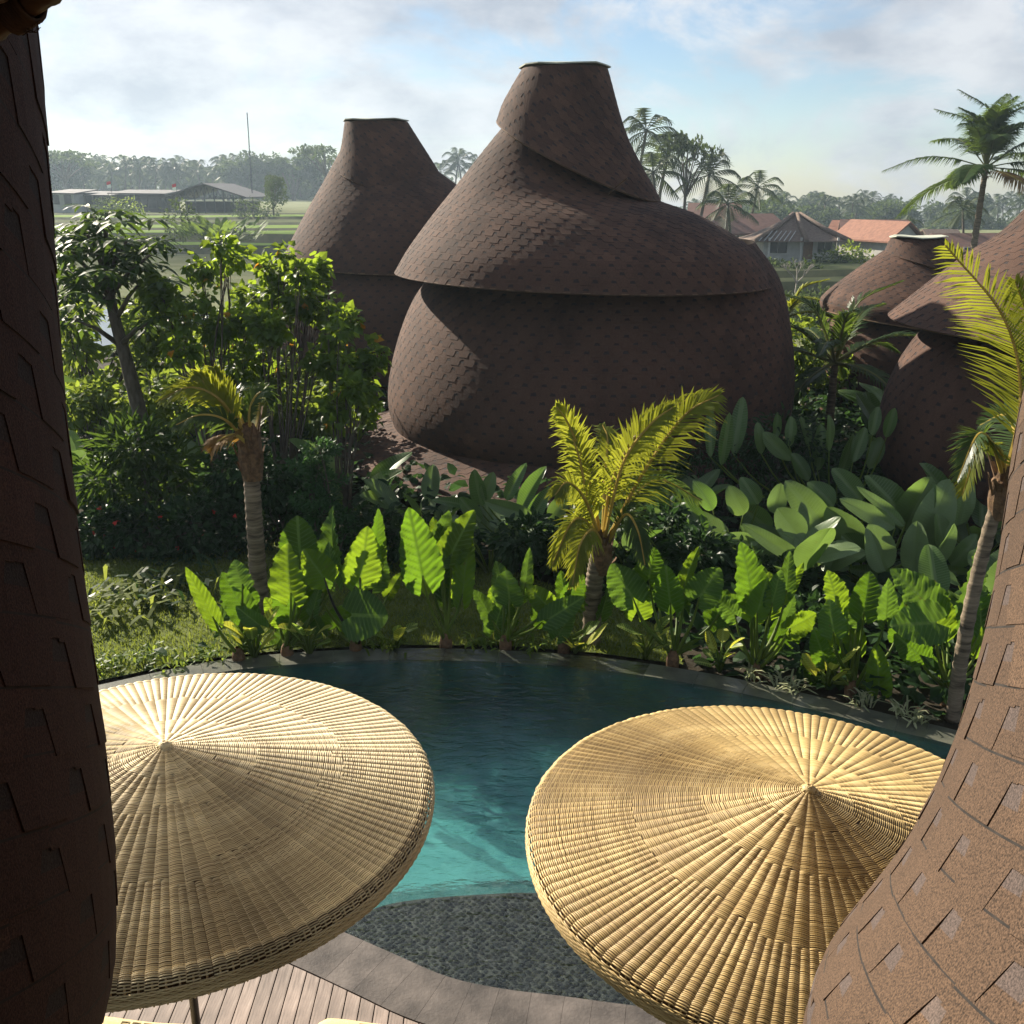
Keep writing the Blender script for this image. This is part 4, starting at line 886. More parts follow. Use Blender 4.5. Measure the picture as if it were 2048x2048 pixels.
MP_F = leaf_mat('far_frond', (.035, .055, .025), (.06, .085, .035), (.12, .16, .05), .35, .5)
MP_B = leaf_mat('dry_frond', (.16, .09, .03), (.28, .17, .05), (.35, .2, .04), .4, .6)
M_RACH = leaf_mat('yellow_midrib', (.35, .25, .05), (.5, .36, .08), (.4, .3, .05), .2, .4, isl=False)
M_RACHG = leaf_mat('green_midrib', (.12, .14, .04), (.18, .18, .06), (.2, .2, .05), .2, .4, isl=False)
def palm_trunk(path, r0, r1, t, name='trunk', rings=True, fine=60):
    P = [Vector(p) for p in catmull(path, fine)]; rad = [(r0 + (r1 - r0) * i / (fine - 1)) * (1 + (.07 if rings and i % 3 == 0 else -.03)) for i in range(fine)]
    MB().tube(P, rad, 12).build(name, M_BARKP, t, True)
def pp(l, Y): return [atY(x, y, Y + d) for x, y, d in l]
# yellow coconut palm beside the pool
base = atz(1183, 1285, -.03); P1 = thing('young_coconut_palm', 'short yellow green coconut palm standing in the middle by the pool edge', 'palm', tuple(base)); Y1 = base.y
palm_trunk([base, atY(1186, 1190, Y1), atY(1195, 1120, Y1), atY(1205, 1075, Y1)], .108, .09, P1)
FR = [([(1203,1080,0),(1175,950,-.1),(1140,855,-.2),(1112,812,-.3)],.5,MP_Y),([(1206,1078,0),(1225,960,0),(1290,850,.1),(1402,786,.2)],.55,MP_Y),([(1212,1085,0),(1290,940,-.2),(1370,830,-.3),(1438,790,-.4)],.62,MP_Y),
      ([(1202,1085,0),(1170,1000,-.3),(1135,965,-.6),(1110,990,-.8)],.42,MP_Y),([(1206,1080,0),(1210,960,.5),(1215,880,.8),(1205,850,1.0)],.42,MP_Y),([(1202,1090,0),(1168,1040,-.3),(1140,1050,-.5),(1105,1130,-.7)],.36,MP_Y),
      ([(1205,1090,0),(1185,1060,-.5),(1160,1090,-.8),(1145,1170,-.9)],.36,MP_Y),([(1212,1090,0),(1250,1030,-.3),(1275,1060,-.5),(1290,1130,-.6)],.34,MP_G),([(1210,1088,0),(1260,1000,.4),(1320,960,.6),(1400,1000,.8)],.45,MP_G),
      ([(1200,1090,0),(1175,1000,-.2),(1155,905,-.2),(1125,840,-.1)],.44,MP_Y),([(1207,1085,0),(1245,930,-.3),(1300,850,-.4),(1345,815,-.4)],.46,MP_Y)]
for pts, ll, mt in FR: obj('frond', frond_mesh(pp(pts, Y1), ll, 58, mt, M_RACH, up=Vector((.1, -.75, .66)), w=.021, sweep=.6, droop=.6, vee=.12, rag=.3, rad=.02), P1)
def fibre_head(t, c, r, h):
    b = MB(); c = Vector(c)
    for k in range(26):
        a = rnd.uniform(0, 6.28); z = rnd.uniform(-h, h * .4); l = rnd.uniform(.12, .34); d = Vector((math.cos(a), math.sin(a), 0)); q = c + d * r * .75 + Vector((0, 0, z)); sd = Vector((-d.y, d.x, 0)) * rnd.uniform(.02, .05)
        e = q + d * rnd.uniform(.04, .1) + Vector((0, 0, l)); b.add([q - sd, q + sd, e + sd * .4 + d * .02, e - sd * .4 + d * .02, q + d * .02], [(0, 1, 2, 3), (0, 4, 3), (1, 4, 2)])
    b.lathe([(r * .9, -h), (r * 1.15, -h * .4), (r * 1.05, h * .2), (r * .5, h * .6)], 12, c=tuple(c)); b.build('leaf_bases', M_FIBER, t)
fibre_head(P1, atY(1203, 1100, Y1), .11, .28)
# ringed palm on the left with a wind-blown crown
base = atz(522, 1235, -.03); P2 = thing('young_coconut_palm', 'ringed trunk palm on the left lawn with a ragged crown blown left', 'palm', tuple(base)); Y2 = base.y
palm_trunk([base, atY(514, 1120, Y2), atY(506, 1000, Y2), atY(500, 905, Y2)], .108, .092, P2)
fibre_head(P2, atY(500, 890, Y2), .13, .42)
for pts, ll, mt in [([(498,880,0),(450,810,-.1),(415,770,-.2),(392,752,-.3)],.5,MP_Y),([(498,880,0),(440,800,-.2),(380,775,-.4),(322,800,-.5)],.42,MP_Y),([(498,885,0),(450,840,-.3),(400,830,-.5),(352,850,-.6)],.42,MP_G),([(500,880,0),(480,830,.2),(470,790,.4),(500,775,.6)],.4,MP_G),([(502,880,0),(500,820,-.1),(520,785,-.1),(545,800,-.1)],.34,MP_G),([(498,890,0),(470,870,-.4),(440,880,-.6),(425,900,-.6)],.3,MP_B),([(503,885,0),(515,840,.3),(520,800,.5),(528,770,.7)],.36,MP_Y),([(498,882,0),(465,815,.1),(440,765,.1),(430,740,.1)],.46,MP_Y)]:
    obj('frond', frond_mesh(pp(pts, Y2), ll, 46, mt, M_RACH, up=Vector((-.3, -.7, .6)), w=.028, droop=.5, vee=.1, rag=.3, rad=.02), P2)
# leaning palm at the right, its crown behind the roof edge
base = atz(1905, 1440, -.03); P3 = thing('young_coconut_palm', 'leaning palm at the right whose long frond rises past the roof edge', 'palm', tuple(base)); Y3 = base.y
palm_trunk([base, atY(1925, 1300, Y3), atY(1955, 1150, Y3), atY(1990, 1020, Y3), atY(2010, 960, Y3)], .072, .056, P3)
fibre_head(P3, atY(2008, 975, Y3), .11, .3)
for pts, ll, mt in [([(2010,960,0),(2042,800,-.1),(2010,640,-.2),(1890,490,-.3)],.72,MP_Y),([(2010,960,0),(2060,820,.1),(2060,660,.2),(2030,560,.3)],.6,MP_Y),([(2008,960,0),(2000,900,-.2),(1960,890,-.4),(1925,990,-.5)],.4,MP_Y),([(2008,960,0),(1985,890,-.3),(1955,870,-.5),(1915,960,-.7)],.36,MP_G),([(2012,960,0),(2100,880,0),(2160,860,0),(2240,920,0)],.5,MP_G),([(2010,960,0),(2030,880,.5),(2010,830,.9),(1960,850,1.3)],.45,MP_G)]:
    obj('frond', frond_mesh(pp(pts, Y3), ll, 66, mt, M_RACH, up=Vector((-.75, -.55, .4)), w=.015, sweep=.5, droop=.3, vee=.2, rag=.2, rad=.018), P3)
def palm(name, label, base, h, nf, fl, ll, mt, lean=(0, 0), tr=.16, nl=34, cat='palm', group=None, w=.05, sweep=.75, droop=.55, rach=None, fine=60, rnd_=None, dry=0, up_=(0.05, 1.25, 1.1)):
    r = rnd_ or rnd; base = Vector(base); t = thing(name, label, cat, tuple(base), group); top = base + Vector((lean[0], lean[1], h))
    palm_trunk([base, base + Vector((lean[0] * .15, lean[1] * .15, h * .4)), base + Vector((lean[0] * .55, lean[1] * .55, h * .75)), top], tr, tr * .65, t, fine=fine)
    for k in range(nf):
        a = 2.4 * k + r.uniform(-.3, .3); e = up_[1] - (up_[1] - up_[0] + .55) * (k / max(1, nf - 1)) ** up_[2] + r.uniform(-.12, .12); L = fl * r.uniform(.85, 1.1); d = Vector((math.cos(a), math.sin(a), 0))
        p0 = top; p1 = top + (d * math.cos(e) + Vector((0, 0, math.sin(e)))) * L * .35; p2 = top + (d * math.cos(e) * .98 + Vector((0, 0, math.sin(e) * .92 - .1))) * L * .68; p3 = p2 + (d * (.35 + .5 * math.cos(e)) + Vector((0, 0, math.sin(e) * .75 - .5))).normalized() * L * .36
        obj('frond', frond_mesh([p0, p1, p2, p3], ll, nl, MP_B if k >= nf - dry else mt, rach or M_RACHG, w=w, droop=droop, vee=.22, rad=.03, nt=12, sweep=sweep), t)
    return t
b5 = atY(1932, 600, 55); b5.z = -3.0
top5 = atY(1972, 335, 55)
p5 = palm('tall_coconut_palm', 'tall coconut palm against the sky at the right edge', b5, top5.z - b5.z, 24, 4.6, 1.5, MP_G, lean=(top5.x - b5.x, 0), tr=.2, nl=95, w=.055, sweep=.4, droop=.9, dry=1, up_=(.25, 1.5, 1.5))
cb = MB()
for k in range(60):
    a = rnd.uniform(0, 6.28); d = Vector((math.cos(a), math.sin(a), rnd.uniform(-.3, .5))); q = top5 + d * .25 + Vector((0, 0, -.35)); e = q + d * rnd.uniform(.3, .9); s = Vector((-d.y, d.x, 0)) * .06
    cb.add([q - s, q + s, e], [(0, 1, 2)])
cb.build('leaf_bases', M_FIBER, p5)
pb = atY(1660, 830, 20.5)
palm('feathery_palm', 'low feathery palm between the largest hut and the right huts', (pb.x, 20.5, -.2), 1.9, 15, 2.3, .62, MP_G, tr=.1, nl=56, w=.03)
pb = atY(1590, 780, 24)
palm('feathery_palm', 'sunlit yellow palm tuft just right of the largest hut', (pb.x, 25.5, -.6), 2.6, 9, 1.5, .5, MP_Y, tr=.09, nl=36, w=.035)
# ------------------------------------------------------------------ trees and shrubs of the left garden
Yt = 17.0
b_ = atY(300, 870, Yt); t1 = thing('whorled_leaf_tree', 'dark trunked tree with drooping whorled leaves beside the left wall', 'tree', tuple(b_))
tp = [Vector(p) for p in catmull([atY(310, 960, Yt), atY(285, 850, Yt), atY(255, 730, Yt), atY(228, 630, Yt), atY(212, 540, Yt), atY(215, 480, Yt)], 24)]
tk = MB(); tk.tube(tp, [.15 - .0045 * i for i in range(24)], 10)
brs = [((232,640),(285,560)),((228,620),(160,560)),((215,560),(255,480)),((215,560),(175,470)),((240,690),(310,640)),((240,690),(150,640)),((214,500),(210,440)),((222,600),(140,500)),((222,590),(300,510))]
for a, b in brs:
    A, B = atY(*a, Yt), atY(*b, Yt + rnd.uniform(-.7, .7)); tk.tube([A, A.lerp(B, .5) + Vector((0, 0, .06)), B], [.05, .035, .018], 6)
tk.build('trunk', M_BARK, t1, True)
wc = []
for a, b in brs:
    for k in range(9):
        q = atY(b[0] + rnd.gauss(0, 30), b[1] + rnd.gauss(0, 24), Yt + rnd.gauss(0, .6)); wc.append(q)
for k in range(40): wc.append(atY(rnd.uniform(120, 325), rnd.uniform(435, 600), Yt + rnd.gauss(0, .7)))
P, D, Nn, S = [], [], [], []
for q in wc:
    n = rnd.randint(7, 10); a0 = rnd.uniform(0, 6.28)
    for k in range(n):
        a = a0 + 6.283 * k / n; d = Vector((math.cos(a), math.sin(a), rnd.uniform(-.5, .15))); P.append(q + d * .03); D.append(d); Nn.append((rnd.gauss(0, .2), rnd.gauss(0, .2), 1)); S.append(rnd.uniform(.27, .42))
V, Fc = leaf_cloud(np.array([tuple(p) for p in P]), np.array([tuple(d) for d in D]), np.array(Nn), np.array(S), .14, 'oval', .03, .25); obj('crown', npmesh('crown', V, Fc, ML_SCH), t1)
def pxl(l, Y): return [(atY(x, y, Y + dy), (rx / F * Y, ry / F * Y * .9, rz / F * Y)) for x, y, rx, ry, rz, dy in l]
def gb(px, Y): q = atY(px, 900, Y); return Vector((q.x, Y, -.08))
def airy(boxes, Y):
    out = []
    for (x0, y0, x1, y1, n, r) in boxes:
        for _ in range(n): q = r * rnd.uniform(.7, 1.25); out.append((rnd.uniform(x0, x1), rnd.uniform(y0, y1), q, q, q * .8, rnd.gauss(0, .5)))
    return pxl(out, Y)
shrub('heart_leaf_shrub', 'tall heart leaved shrub with orange dying leaves in the middle of the left garden', 'shrub', gb(430, 16.5), airy([(300,560,520,700,13,24),(400,500,470,560,4,20),(430,485,445,510,1,14),(330,660,520,820,9,26)], 16.5), 3000, .125, ML_HIB, 'heart', .5, clump=5, stem_r=.022, flowers=(M_YEL, 40, .13))
shrub('heart_leaf_shrub', 'heart leaved shrub reaching up in front of the hut nearest the terraces', 'shrub', gb(560, 16.0), airy([(530,525,625,600,6,20),(560,510,580,530,1,12),(520,600,640,760,9,22),(620,590,650,620,1,12)], 16.0), 1900, .125, ML_HIB, 'heart', .5, clump=5, stem_r=.02, flowers=(M_YEL, 26, .15))
shrub('heart_leaf_shrub', 'loose heart leaved shrub overlapping the left side of the largest hut', 'shrub', gb(680, 15.6), airy([(650,620,700,700,4,17),(640,690,760,800,9,19),(660,800,740,880,5,18),(645,590,660,610,1,9)], 15.6), 1750, .12, ML_HIB, 'heart', .5, clump=5, stem_r=.017, flowers=(M_YEL, 16, .15))
shrub('light_leaf_shrub', 'sunlit yellow green shrub at the far left behind the whorled tree', 'shrub', gb(200, 21), airy([(120,610,330,800,20,32)], 21), 2200, .2, ML_LITE, 'oval', .26, clump=8, stem_r=.03)
shrub('light_leaf_shrub', 'yellow green thicket behind the heart leaved shrubs', 'shrub', gb(430, 21), pxl([(380,720,70,60,50,0),(460,740,70,60,50,0),(560,760,70,60,50,0),(640,770,50,50,40,0),(500,680,50,50,50,.4)], 21), 1900, .2, ML_LITE, 'oval', .3, clump=7, stem_r=.03)
shrub('whorled_shrub', 'dark whorled leaf shrub with pale tips below the whorled tree', 'shrub', gb(270, 14.6), pxl([(270,900,70,60,40,0),(220,960,60,50,40,-.1),(330,930,60,60,40,.2),(290,990,80,60,40,0),(230,1010,50,50,40,.2)], 14.6), 1500, .22, ML_SCH, 'oval', .16, clump=9, stem_r=.03, down=.15)
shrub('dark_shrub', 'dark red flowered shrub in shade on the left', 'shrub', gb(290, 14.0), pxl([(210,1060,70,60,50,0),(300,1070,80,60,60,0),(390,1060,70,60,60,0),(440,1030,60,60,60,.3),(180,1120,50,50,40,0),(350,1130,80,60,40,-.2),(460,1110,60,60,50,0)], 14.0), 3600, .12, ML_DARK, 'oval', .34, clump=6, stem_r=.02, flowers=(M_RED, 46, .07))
shrub('feathery_shrub', 'slender feathery leaved shrub left of the shingled apron', 'shrub', gb(640, 13.2), pxl([(640,900,36,30,16,0),(620,930,40,30,14,.1),(650,965,46,30,14,0),(630,1000,50,30,14,-.1),(660,1030,50,30,14,0),(620,1060,46,30,14,.1),(690,1070,40,30,14,0)], 13.2), 3600, .055, ML_FERN, 'oval', .3, clump=14, stem_r=.02, down=0)
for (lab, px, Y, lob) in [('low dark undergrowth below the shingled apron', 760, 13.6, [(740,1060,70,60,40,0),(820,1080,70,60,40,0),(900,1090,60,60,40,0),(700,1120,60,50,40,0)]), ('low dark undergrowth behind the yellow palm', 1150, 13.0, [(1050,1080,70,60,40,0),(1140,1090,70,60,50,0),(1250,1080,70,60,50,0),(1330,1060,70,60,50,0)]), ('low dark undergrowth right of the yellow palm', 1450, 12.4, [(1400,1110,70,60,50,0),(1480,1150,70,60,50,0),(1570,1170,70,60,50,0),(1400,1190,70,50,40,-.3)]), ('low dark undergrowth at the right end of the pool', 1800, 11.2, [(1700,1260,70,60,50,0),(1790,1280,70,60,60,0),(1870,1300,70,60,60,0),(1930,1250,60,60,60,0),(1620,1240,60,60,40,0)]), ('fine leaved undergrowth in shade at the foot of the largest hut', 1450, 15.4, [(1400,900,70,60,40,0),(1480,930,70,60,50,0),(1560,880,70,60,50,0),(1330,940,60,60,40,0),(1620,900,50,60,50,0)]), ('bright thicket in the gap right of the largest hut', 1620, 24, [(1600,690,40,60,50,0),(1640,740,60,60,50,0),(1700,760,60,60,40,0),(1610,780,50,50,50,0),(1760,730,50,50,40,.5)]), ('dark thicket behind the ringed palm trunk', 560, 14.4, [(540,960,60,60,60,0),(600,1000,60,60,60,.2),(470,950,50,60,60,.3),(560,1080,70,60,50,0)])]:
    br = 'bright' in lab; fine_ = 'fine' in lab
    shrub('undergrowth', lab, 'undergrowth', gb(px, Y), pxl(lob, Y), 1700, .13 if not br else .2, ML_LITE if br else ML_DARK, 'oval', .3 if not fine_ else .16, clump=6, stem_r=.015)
# strap-leaved tufts
def tuft(name, label, c, n, L, mat, spread=.5, w=.03, group=None, cat='plant', arch=.5):
    t = thing(name, label, cat, tuple(c), group); b = MB(); c = Vector(c)
    for i in range(n):
        a = rnd.uniform(0, 6.283); l = L * rnd.uniform(.6, 1.1); d = Vector((math.cos(a), math.sin(a), 0)); o = c + Vector((rnd.gauss(0, spread * .4), rnd.gauss(0, spread * .4), 0)); e = rnd.uniform(.5, 1.3); s = Vector((-d.y, d.x, 0)) * w * rnd.uniform(.7, 1.2)
        p1 = o + (d * math.cos(e) + Vector((0, 0, math.sin(e)))) * l * .5; p2 = p1 + (d * math.cos(e - arch) + Vector((0, 0, math.sin(e - arch * 1.6)))) * l * .35; p3 = p2 + (d + Vector((0, 0, -arch * .6))).normalized() * l * .2
        b.add([o - s * .5, o + s * .5, p1 - s, p1 + s, p2 - s * .8, p2 + s * .8, p3], [(0, 1, 3, 2), (2, 3, 5, 4), (4, 5, 6)])
    b.build('blades', mat, t)['kind'] = 'stuff'; return t
ML_STR = leaf_mat('striped_blade', (.07, .1, .02), (.16, .19, .05), (.36, .42, .07), .45, .65, spec=.12); ML_PAL = leaf_mat('pale_blade', (.3, .33, .18), (.45, .46, .28), (.3, .34, .14), .4, .6, spec=.15)
c0 = atz(235, 1225, 0); tuft('spiky_striped_plant', 'wide tuft of yellow striped blades at the foot of the left wall', c0, 90, .55, ML_STR, .9, .028)
c0 = atz(330, 1190, 0); tuft('spiky_striped_plant', 'darker tuft of striped blades behind the yellow striped one', c0, 60, .5, ML_DARK, .9, .028)
for k, (x, y) in enumerate([(1560,1372),(1595,1383),(1800,1432),(1835,1445),(1725,1412),(1500,1357)]):
    c0 = atz(x, y, -.01); tuft('pale_grass_tuft', 'small pale spidery tuft at the outer pool edge', c0, 22, .26, ML_PAL, .12, .012, group='pale tufts along the pool edge')
for k, (x, y, lab) in enumerate([(240,1330,'spreading low fern nearest the left wall by the pool'),(300,1320,'spreading low fern on the lawn by the pool, second from the left wall'),(360,1330,'spreading low fern left of the elephant ear row'),(420,1318,'low fern at the foot of the leftmost elephant ear plant'),(210,1345,'short fringe of grass at the pool corner by the left wall'),(770,1300,'low leafy tuft between the black stemmed plant and the lone one'),(960,1294,'low leafy tuft right of the lone elephant ear plant'),(1070,1298,'low leafy tuft left of the yellow palm foot')]):
    c0 = atz(x, y - 4, -.01); tuft('low_fern', lab, c0, 30, .2, ML_LITE, .28, .016)
VD = (9.0, .8, .2, (.35, .4, .12), 1.5); M_DIE = [leaf_mat('variegated_leaf', (.05, .11, .02), (.08, .14, .03), (.28, .4, .05), .42, .4, VD, isl=False), leaf_mat('yellow_leaf', (.3, .32, .04), (.38, .38, .06), (.6, .6, .06), .45, .4, VD, isl=False)]
DIE = [paddle_mesh(k + 40, M_DIE, .2, .1) for k in range(6)]
for x, y, lab, n in [(510,1318,'yellow variegated dumb cane between the two leftmost elephant ears',14),(620,1310,'variegated dumb cane at the foot of the broad leaved elephant ear',12),(1655,1378,'variegated dumb cane left of the rightmost elephant ears',12),(790,1298,'yellowish young plant at the pool edge beside the lawn',6),(1150,1306,'low variegated plant under the yellow palm',10),(1290,1318,'low variegated plant right of the palm foot',9),(1440,1345,'low variegated plant in the middle of the right row',9)]:
    c0 = atz(x, y, -.02); big_clump('dumb_cane', lab, 'plant', c0, n, DIE, .34, .42, .42, .14, 1.0)

# leafy ground cover over the shaded beds
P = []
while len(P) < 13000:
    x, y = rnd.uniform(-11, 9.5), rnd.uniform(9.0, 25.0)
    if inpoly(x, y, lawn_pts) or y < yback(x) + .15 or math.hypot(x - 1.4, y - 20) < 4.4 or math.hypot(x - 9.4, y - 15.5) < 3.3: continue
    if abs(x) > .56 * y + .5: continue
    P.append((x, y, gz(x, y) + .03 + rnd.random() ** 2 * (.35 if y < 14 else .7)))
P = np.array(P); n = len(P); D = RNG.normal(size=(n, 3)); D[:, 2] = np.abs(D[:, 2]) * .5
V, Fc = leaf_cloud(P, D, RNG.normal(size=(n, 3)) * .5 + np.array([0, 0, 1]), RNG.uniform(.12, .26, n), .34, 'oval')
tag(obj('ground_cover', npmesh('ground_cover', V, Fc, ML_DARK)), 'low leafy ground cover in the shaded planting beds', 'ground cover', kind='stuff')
for lab, px, Y, box in [('pale leafy thicket behind the whorled tree, lowest', 200, 19, (120,740,330,860,12,34)), ('pale leafy thicket behind the tall heart leaved shrub', 420, 19.5, (330,760,560,870,13,34)), ('pale leafy thicket between the heart leaved shrubs and the apron', 620, 19, (560,770,690,860,9,30))]:
    shrub('light_leaf_shrub', lab, 'shrub', gb(px, Y), airy([box], Y), 1500, .17, ML_LITE, 'oval', .3, clump=6, stem_r=.02)
# ------------------------------------------------------------------ village, sheds, far trees
M_WHITE = simple('white_plaster', (.36, .35, .32), (.5, .49, .46), 2, .85); M_GREYW = simple('grey_concrete', (.3, .3, .29), (.4, .4, .38), 1.5, .9)
M_TILE = simple('red_roof_tile', (.16, .07, .045), (.28, .13, .08), 3, .8, .4, 30, piece=.2); M_TILED = simple('dark_roof_tile', (.1, .055, .045), (.17, .09, .07), 3, .8, .4, 30); M_THATCH = simple('grey_thatch', (.1, .07, .055), (.21, .155, .12), 5, .95, .8, 20, stretch=(1, 1, 4))
M_GLASSD = simple('dark_window', (.02, .025, .03), (.04, .045, .05), 2, .15, spec=.6); M_STEEL = simple('dark_steel', (.04, .045, .05), (.08, .085, .09), 3, .6); M_SHEET = simple('corrugated_sheet', (.045, .042, .042), (.09, .085, .085), 2, .6); M_WOODD = simple('brown_timber', (.12, .06, .03), (.22, .12, .06), 6, .7)
def facade(t, M, x0, x1, y, z0, z1, items, wallmat):
    for (kind, a, b, c, d) in items:
        if kind == 'window':
            w = MB().box((a - .06, y - .05, c - .06), (b + .06, y - .012, d + .06), M=M).build('window', M_WHITE, t)
            MB().box((a, y - .075, c), (b, y - .055, d), M=M).build('pane', M_GLASSD, w)
            MB().box(((a + b) / 2 - .02, y - .095, c), ((a + b) / 2 + .02, y - .077, d), M=M).build('glazing_bar', M_WHITE, w)
        elif kind == 'door': MB().box((a, y - .06, c), (b, y - .012, d), M=M).build('door', M_WOODD, t)
        elif kind == 'post': MB().box((a, y - .9, c), (b, y - .9 + (b - a), d), M=M).build('post', M_WHITE, t)
def gable_roof(b, x0, x1, y0, y1, ze, zr, th=.14, ov=.45, M=None, axis='x', mi=0):
    if axis == 'x': A = [(x0 - ov, y0 - ov, ze), (x1 + ov, y0 - ov, ze), (x1 + ov, (y0 + y1) / 2, zr), (x0 - ov, (y0 + y1) / 2, zr), (x1 + ov, y1 + ov, ze), (x0 - ov, y1 + ov, ze)]
    else: A = [(x0 - ov, y1 + ov, ze), (x0 - ov, y0 - ov, ze), ((x0 + x1) / 2, y0 - ov, zr), ((x0 + x1) / 2, y1 + ov, zr), (x1 + ov, y0 - ov, ze), (x1 + ov, y1 + ov, ze)]
    vs = [Vector(a) for a in A] + [Vector(a) - Vector((0, 0, th)) for a in A]; vs = [M @ v for v in vs] if M is not None else vs
    b.add(vs, [(0, 1, 2, 3), (3, 2, 4, 5), (7, 6, 9, 8), (8, 9, 11, 10), (0, 6, 7, 1), (4, 10, 11, 5), (1, 7, 8, 2), (2, 8, 10, 4), (0, 3, 9, 6), (3, 5, 11, 9)], mi)
def house(name, label, px, py, Y, w, d, hw, hr, rot=0, roofm=None, wallm=None, axis='x', items=(), cat='house', ov=.45):
    o = atY(px, py, Y); M = Matrix.Translation(o) @ Matrix.Rotation(rot, 4, 'Z'); t = thing(name, label, cat, tuple(o))
    wl = MB(); wl.box((-w / 2, 0, -2.5), (w / 2, d, hw), M=M)
    if axis == 'y': wl.add([M @ Vector(v) for v in ((-w / 2, .01, hw), (w / 2, .01, hw), (0, .01, hr - .2), (-w / 2, d - .01, hw), (w / 2, d - .01, hw), (0, d - .01, hr - .2))], [(0, 1, 2), (4, 3, 5)])
    else: wl.add([M @ Vector(v) for v in ((-w / 2 + .01, 0, hw), (-w / 2 + .01, d, hw), (-w / 2 + .01, d / 2, hr - .2), (w / 2 - .01, 0, hw), (w / 2 - .01, d, hw), (w / 2 - .01, d / 2, hr - .2))], [(1, 0, 2), (3, 4, 5)])
    wl.build('wall', wallm or M_WHITE, t)
    rb = MB(); gable_roof(rb, -w / 2, w / 2, 0, d, hw, hr, ov=ov, M=M, axis=axis); rb.build('roof', roofm or M_TILE, t)
    facade(t, M, -w / 2, w / 2, 0, 0, hw, items, None); return t, M
# thatched bungalow
o = atY(1600, 518, 90); M = Matrix.Translation(o); th = thing('thatched_house', 'bungalow with a sweeping grey thatched hip roof', 'house', tuple(o))
MB().box((-3.2, 0, -2), (3.0, 5, 1.7), M=M).build('wall', M_WHITE, th)
rf = MB()
def hip(b, x0, x1, y0, y1, ze, zr, rx0, rx1, M):
    ym = (y0 + y1) / 2; n = 9
    prof = [(f, f ** 1.25) for f in np.linspace(0, 1, n)]
    rows = []
    for f, g in prof:
        z = ze + (zr - ze) * g; rows.append([Vector((x0 + (rx0 - x0) * f, y0 + (ym - y0) * f, z)), Vector((x1 + (rx1 - x1) * f, y0 + (ym - y0) * f, z)), Vector((x1 + (rx1 - x1) * f, y1 + (ym - y1) * f, z)), Vector((x0 + (rx0 - x0) * f, y1 + (ym - y1) * f, z))])
    vs = [M @ v for r in rows for v in r]; fs = [(i * 4 + k, i * 4 + (k + 1) % 4, i * 4 + 4 + (k + 1) % 4, i * 4 + 4 + k) for i in range(n - 1) for k in range(4)]
    b.add(vs, fs + [(3, 2, 1, 0)])
hip(rf, -4.3, 3.9, -1.2, 6.2, 1.45, 3.6, -.2, .3, M); ro = rf.build('roof', M_THATCH, th, True)
rd = MB(); 
for a, b in (((-4.2,-1.1,1.55),(-.2,2.5,3.66)),((3.8,-1.1,1.55),(.3,2.5,3.66)),((-.3,2.5,3.66),(.4,2.5,3.66)),((.1,-1.15,1.6),(.05,2.4,3.66))):
    rd.tube([M @ Vector(a), M @ (Vector(a).lerp(Vector(b), .5) + Vector((0, 0, -.12))), M @ Vector(b)], .2, 7)
rd.build('ridge', M_THATCH, ro, True)
lt = MB()
for k in range(7): lt.tube([M @ Vector((-3.9 + k * .42, -1.22, 1.55)), M @ Vector((-2.9 + k * .4, 0.2, 2.3))], .05, 4)
lt.build('pale_battens', M_GREYW, ro)
facade(th, M, 0, 0, 0, 0, 0, [('door', .2, 1.0, 0, 1.9), ('window', 1.4, 2.6, .6, 1.7), ('window', -2.8, -1.2, .5, 1.7), ('post', -3.0, -2.85, -.5, 1.8), ('post', -.3, -.15, -.5, 1.8), ('post', 2.8, 2.95, -.5, 1.8)], None)
WIN = [('window', -2.2, -1.0, .5, 1.7), ('door', -.4, .5, 0, 1.9), ('window', 1.0, 2.2, .5, 1.7)]
house('tile_roof_house', 'white house with a dark red gable roof left of the twin gabled one', 1745, 525, 96, 5.2, 6, 2.2, 3.7, -.25, M_TILED, items=WIN)
house('tile_roof_house', 'white house with an orange tiled gable facing right, beside the thatched bungalow', 1805, 530, 90, 3.4, 7, 2.0, 3.6, .35, M_TILE, axis='y', items=[('window', -1.3, -.3, .5, 1.8), ('window', .3, 1.3, .5, 1.8), ('post', -1.7, -1.55, -.5, 2.3), ('post', 1.55, 1.7, -.5, 2.3)])
house('tile_roof_house', 'long dark roofed house behind the tall coconut palm', 1970, 535, 92, 6.5, 6, 1.4, 2.8, .15, M_TILED, items=WIN)
house('tile_roof_house', 'house with a big dark roof half hidden behind the largest hut', 1525, 502, 102, 5.0, 7, 1.8, 3.4, .3, M_TILED, items=WIN)
house('tile_roof_house', 'low dark roofed house nearest the largest hut, behind palms', 1425, 480, 108, 4.6, 7, 2.0, 3.6, -.2, M_TILED, items=WIN)
house('small_hut', 'tiny thatched hut in front of the far palms on the right', 1890, 496, 120, 3.2, 4, .9, 2.0, 0, M_THATCH, axis='x', items=[('door', -.5, .5, 0, 1.5)])
house('tile_roof_house', 'small red roofed house peeking out right behind the thatched bungalow', 1690, 505, 104, 3.2, 5, 1.7, 3.0, -.5, M_TILE, items=[('window', -1.0, -.2, .4, 1.3)])
house('tile_roof_house', 'small brown roofed house between the thatched bungalow and the big dark roof', 1478, 500, 98, 3.0, 5, 1.5, 2.7, .6, M_TILED, items=[('window', -1.0, -.2, .4, 1.3)])
wl_ = MB(); a, b = atY(1560, 530, 87), atY(1730, 530, 87); wl_.box((a.x, 87, a.z - 1.2), (b.x, 87.2, a.z + .35)); tag(wl_.build('garden_wall', M_GREYW), 'low pale garden wall in front of the thatched bungalow', 'wall')
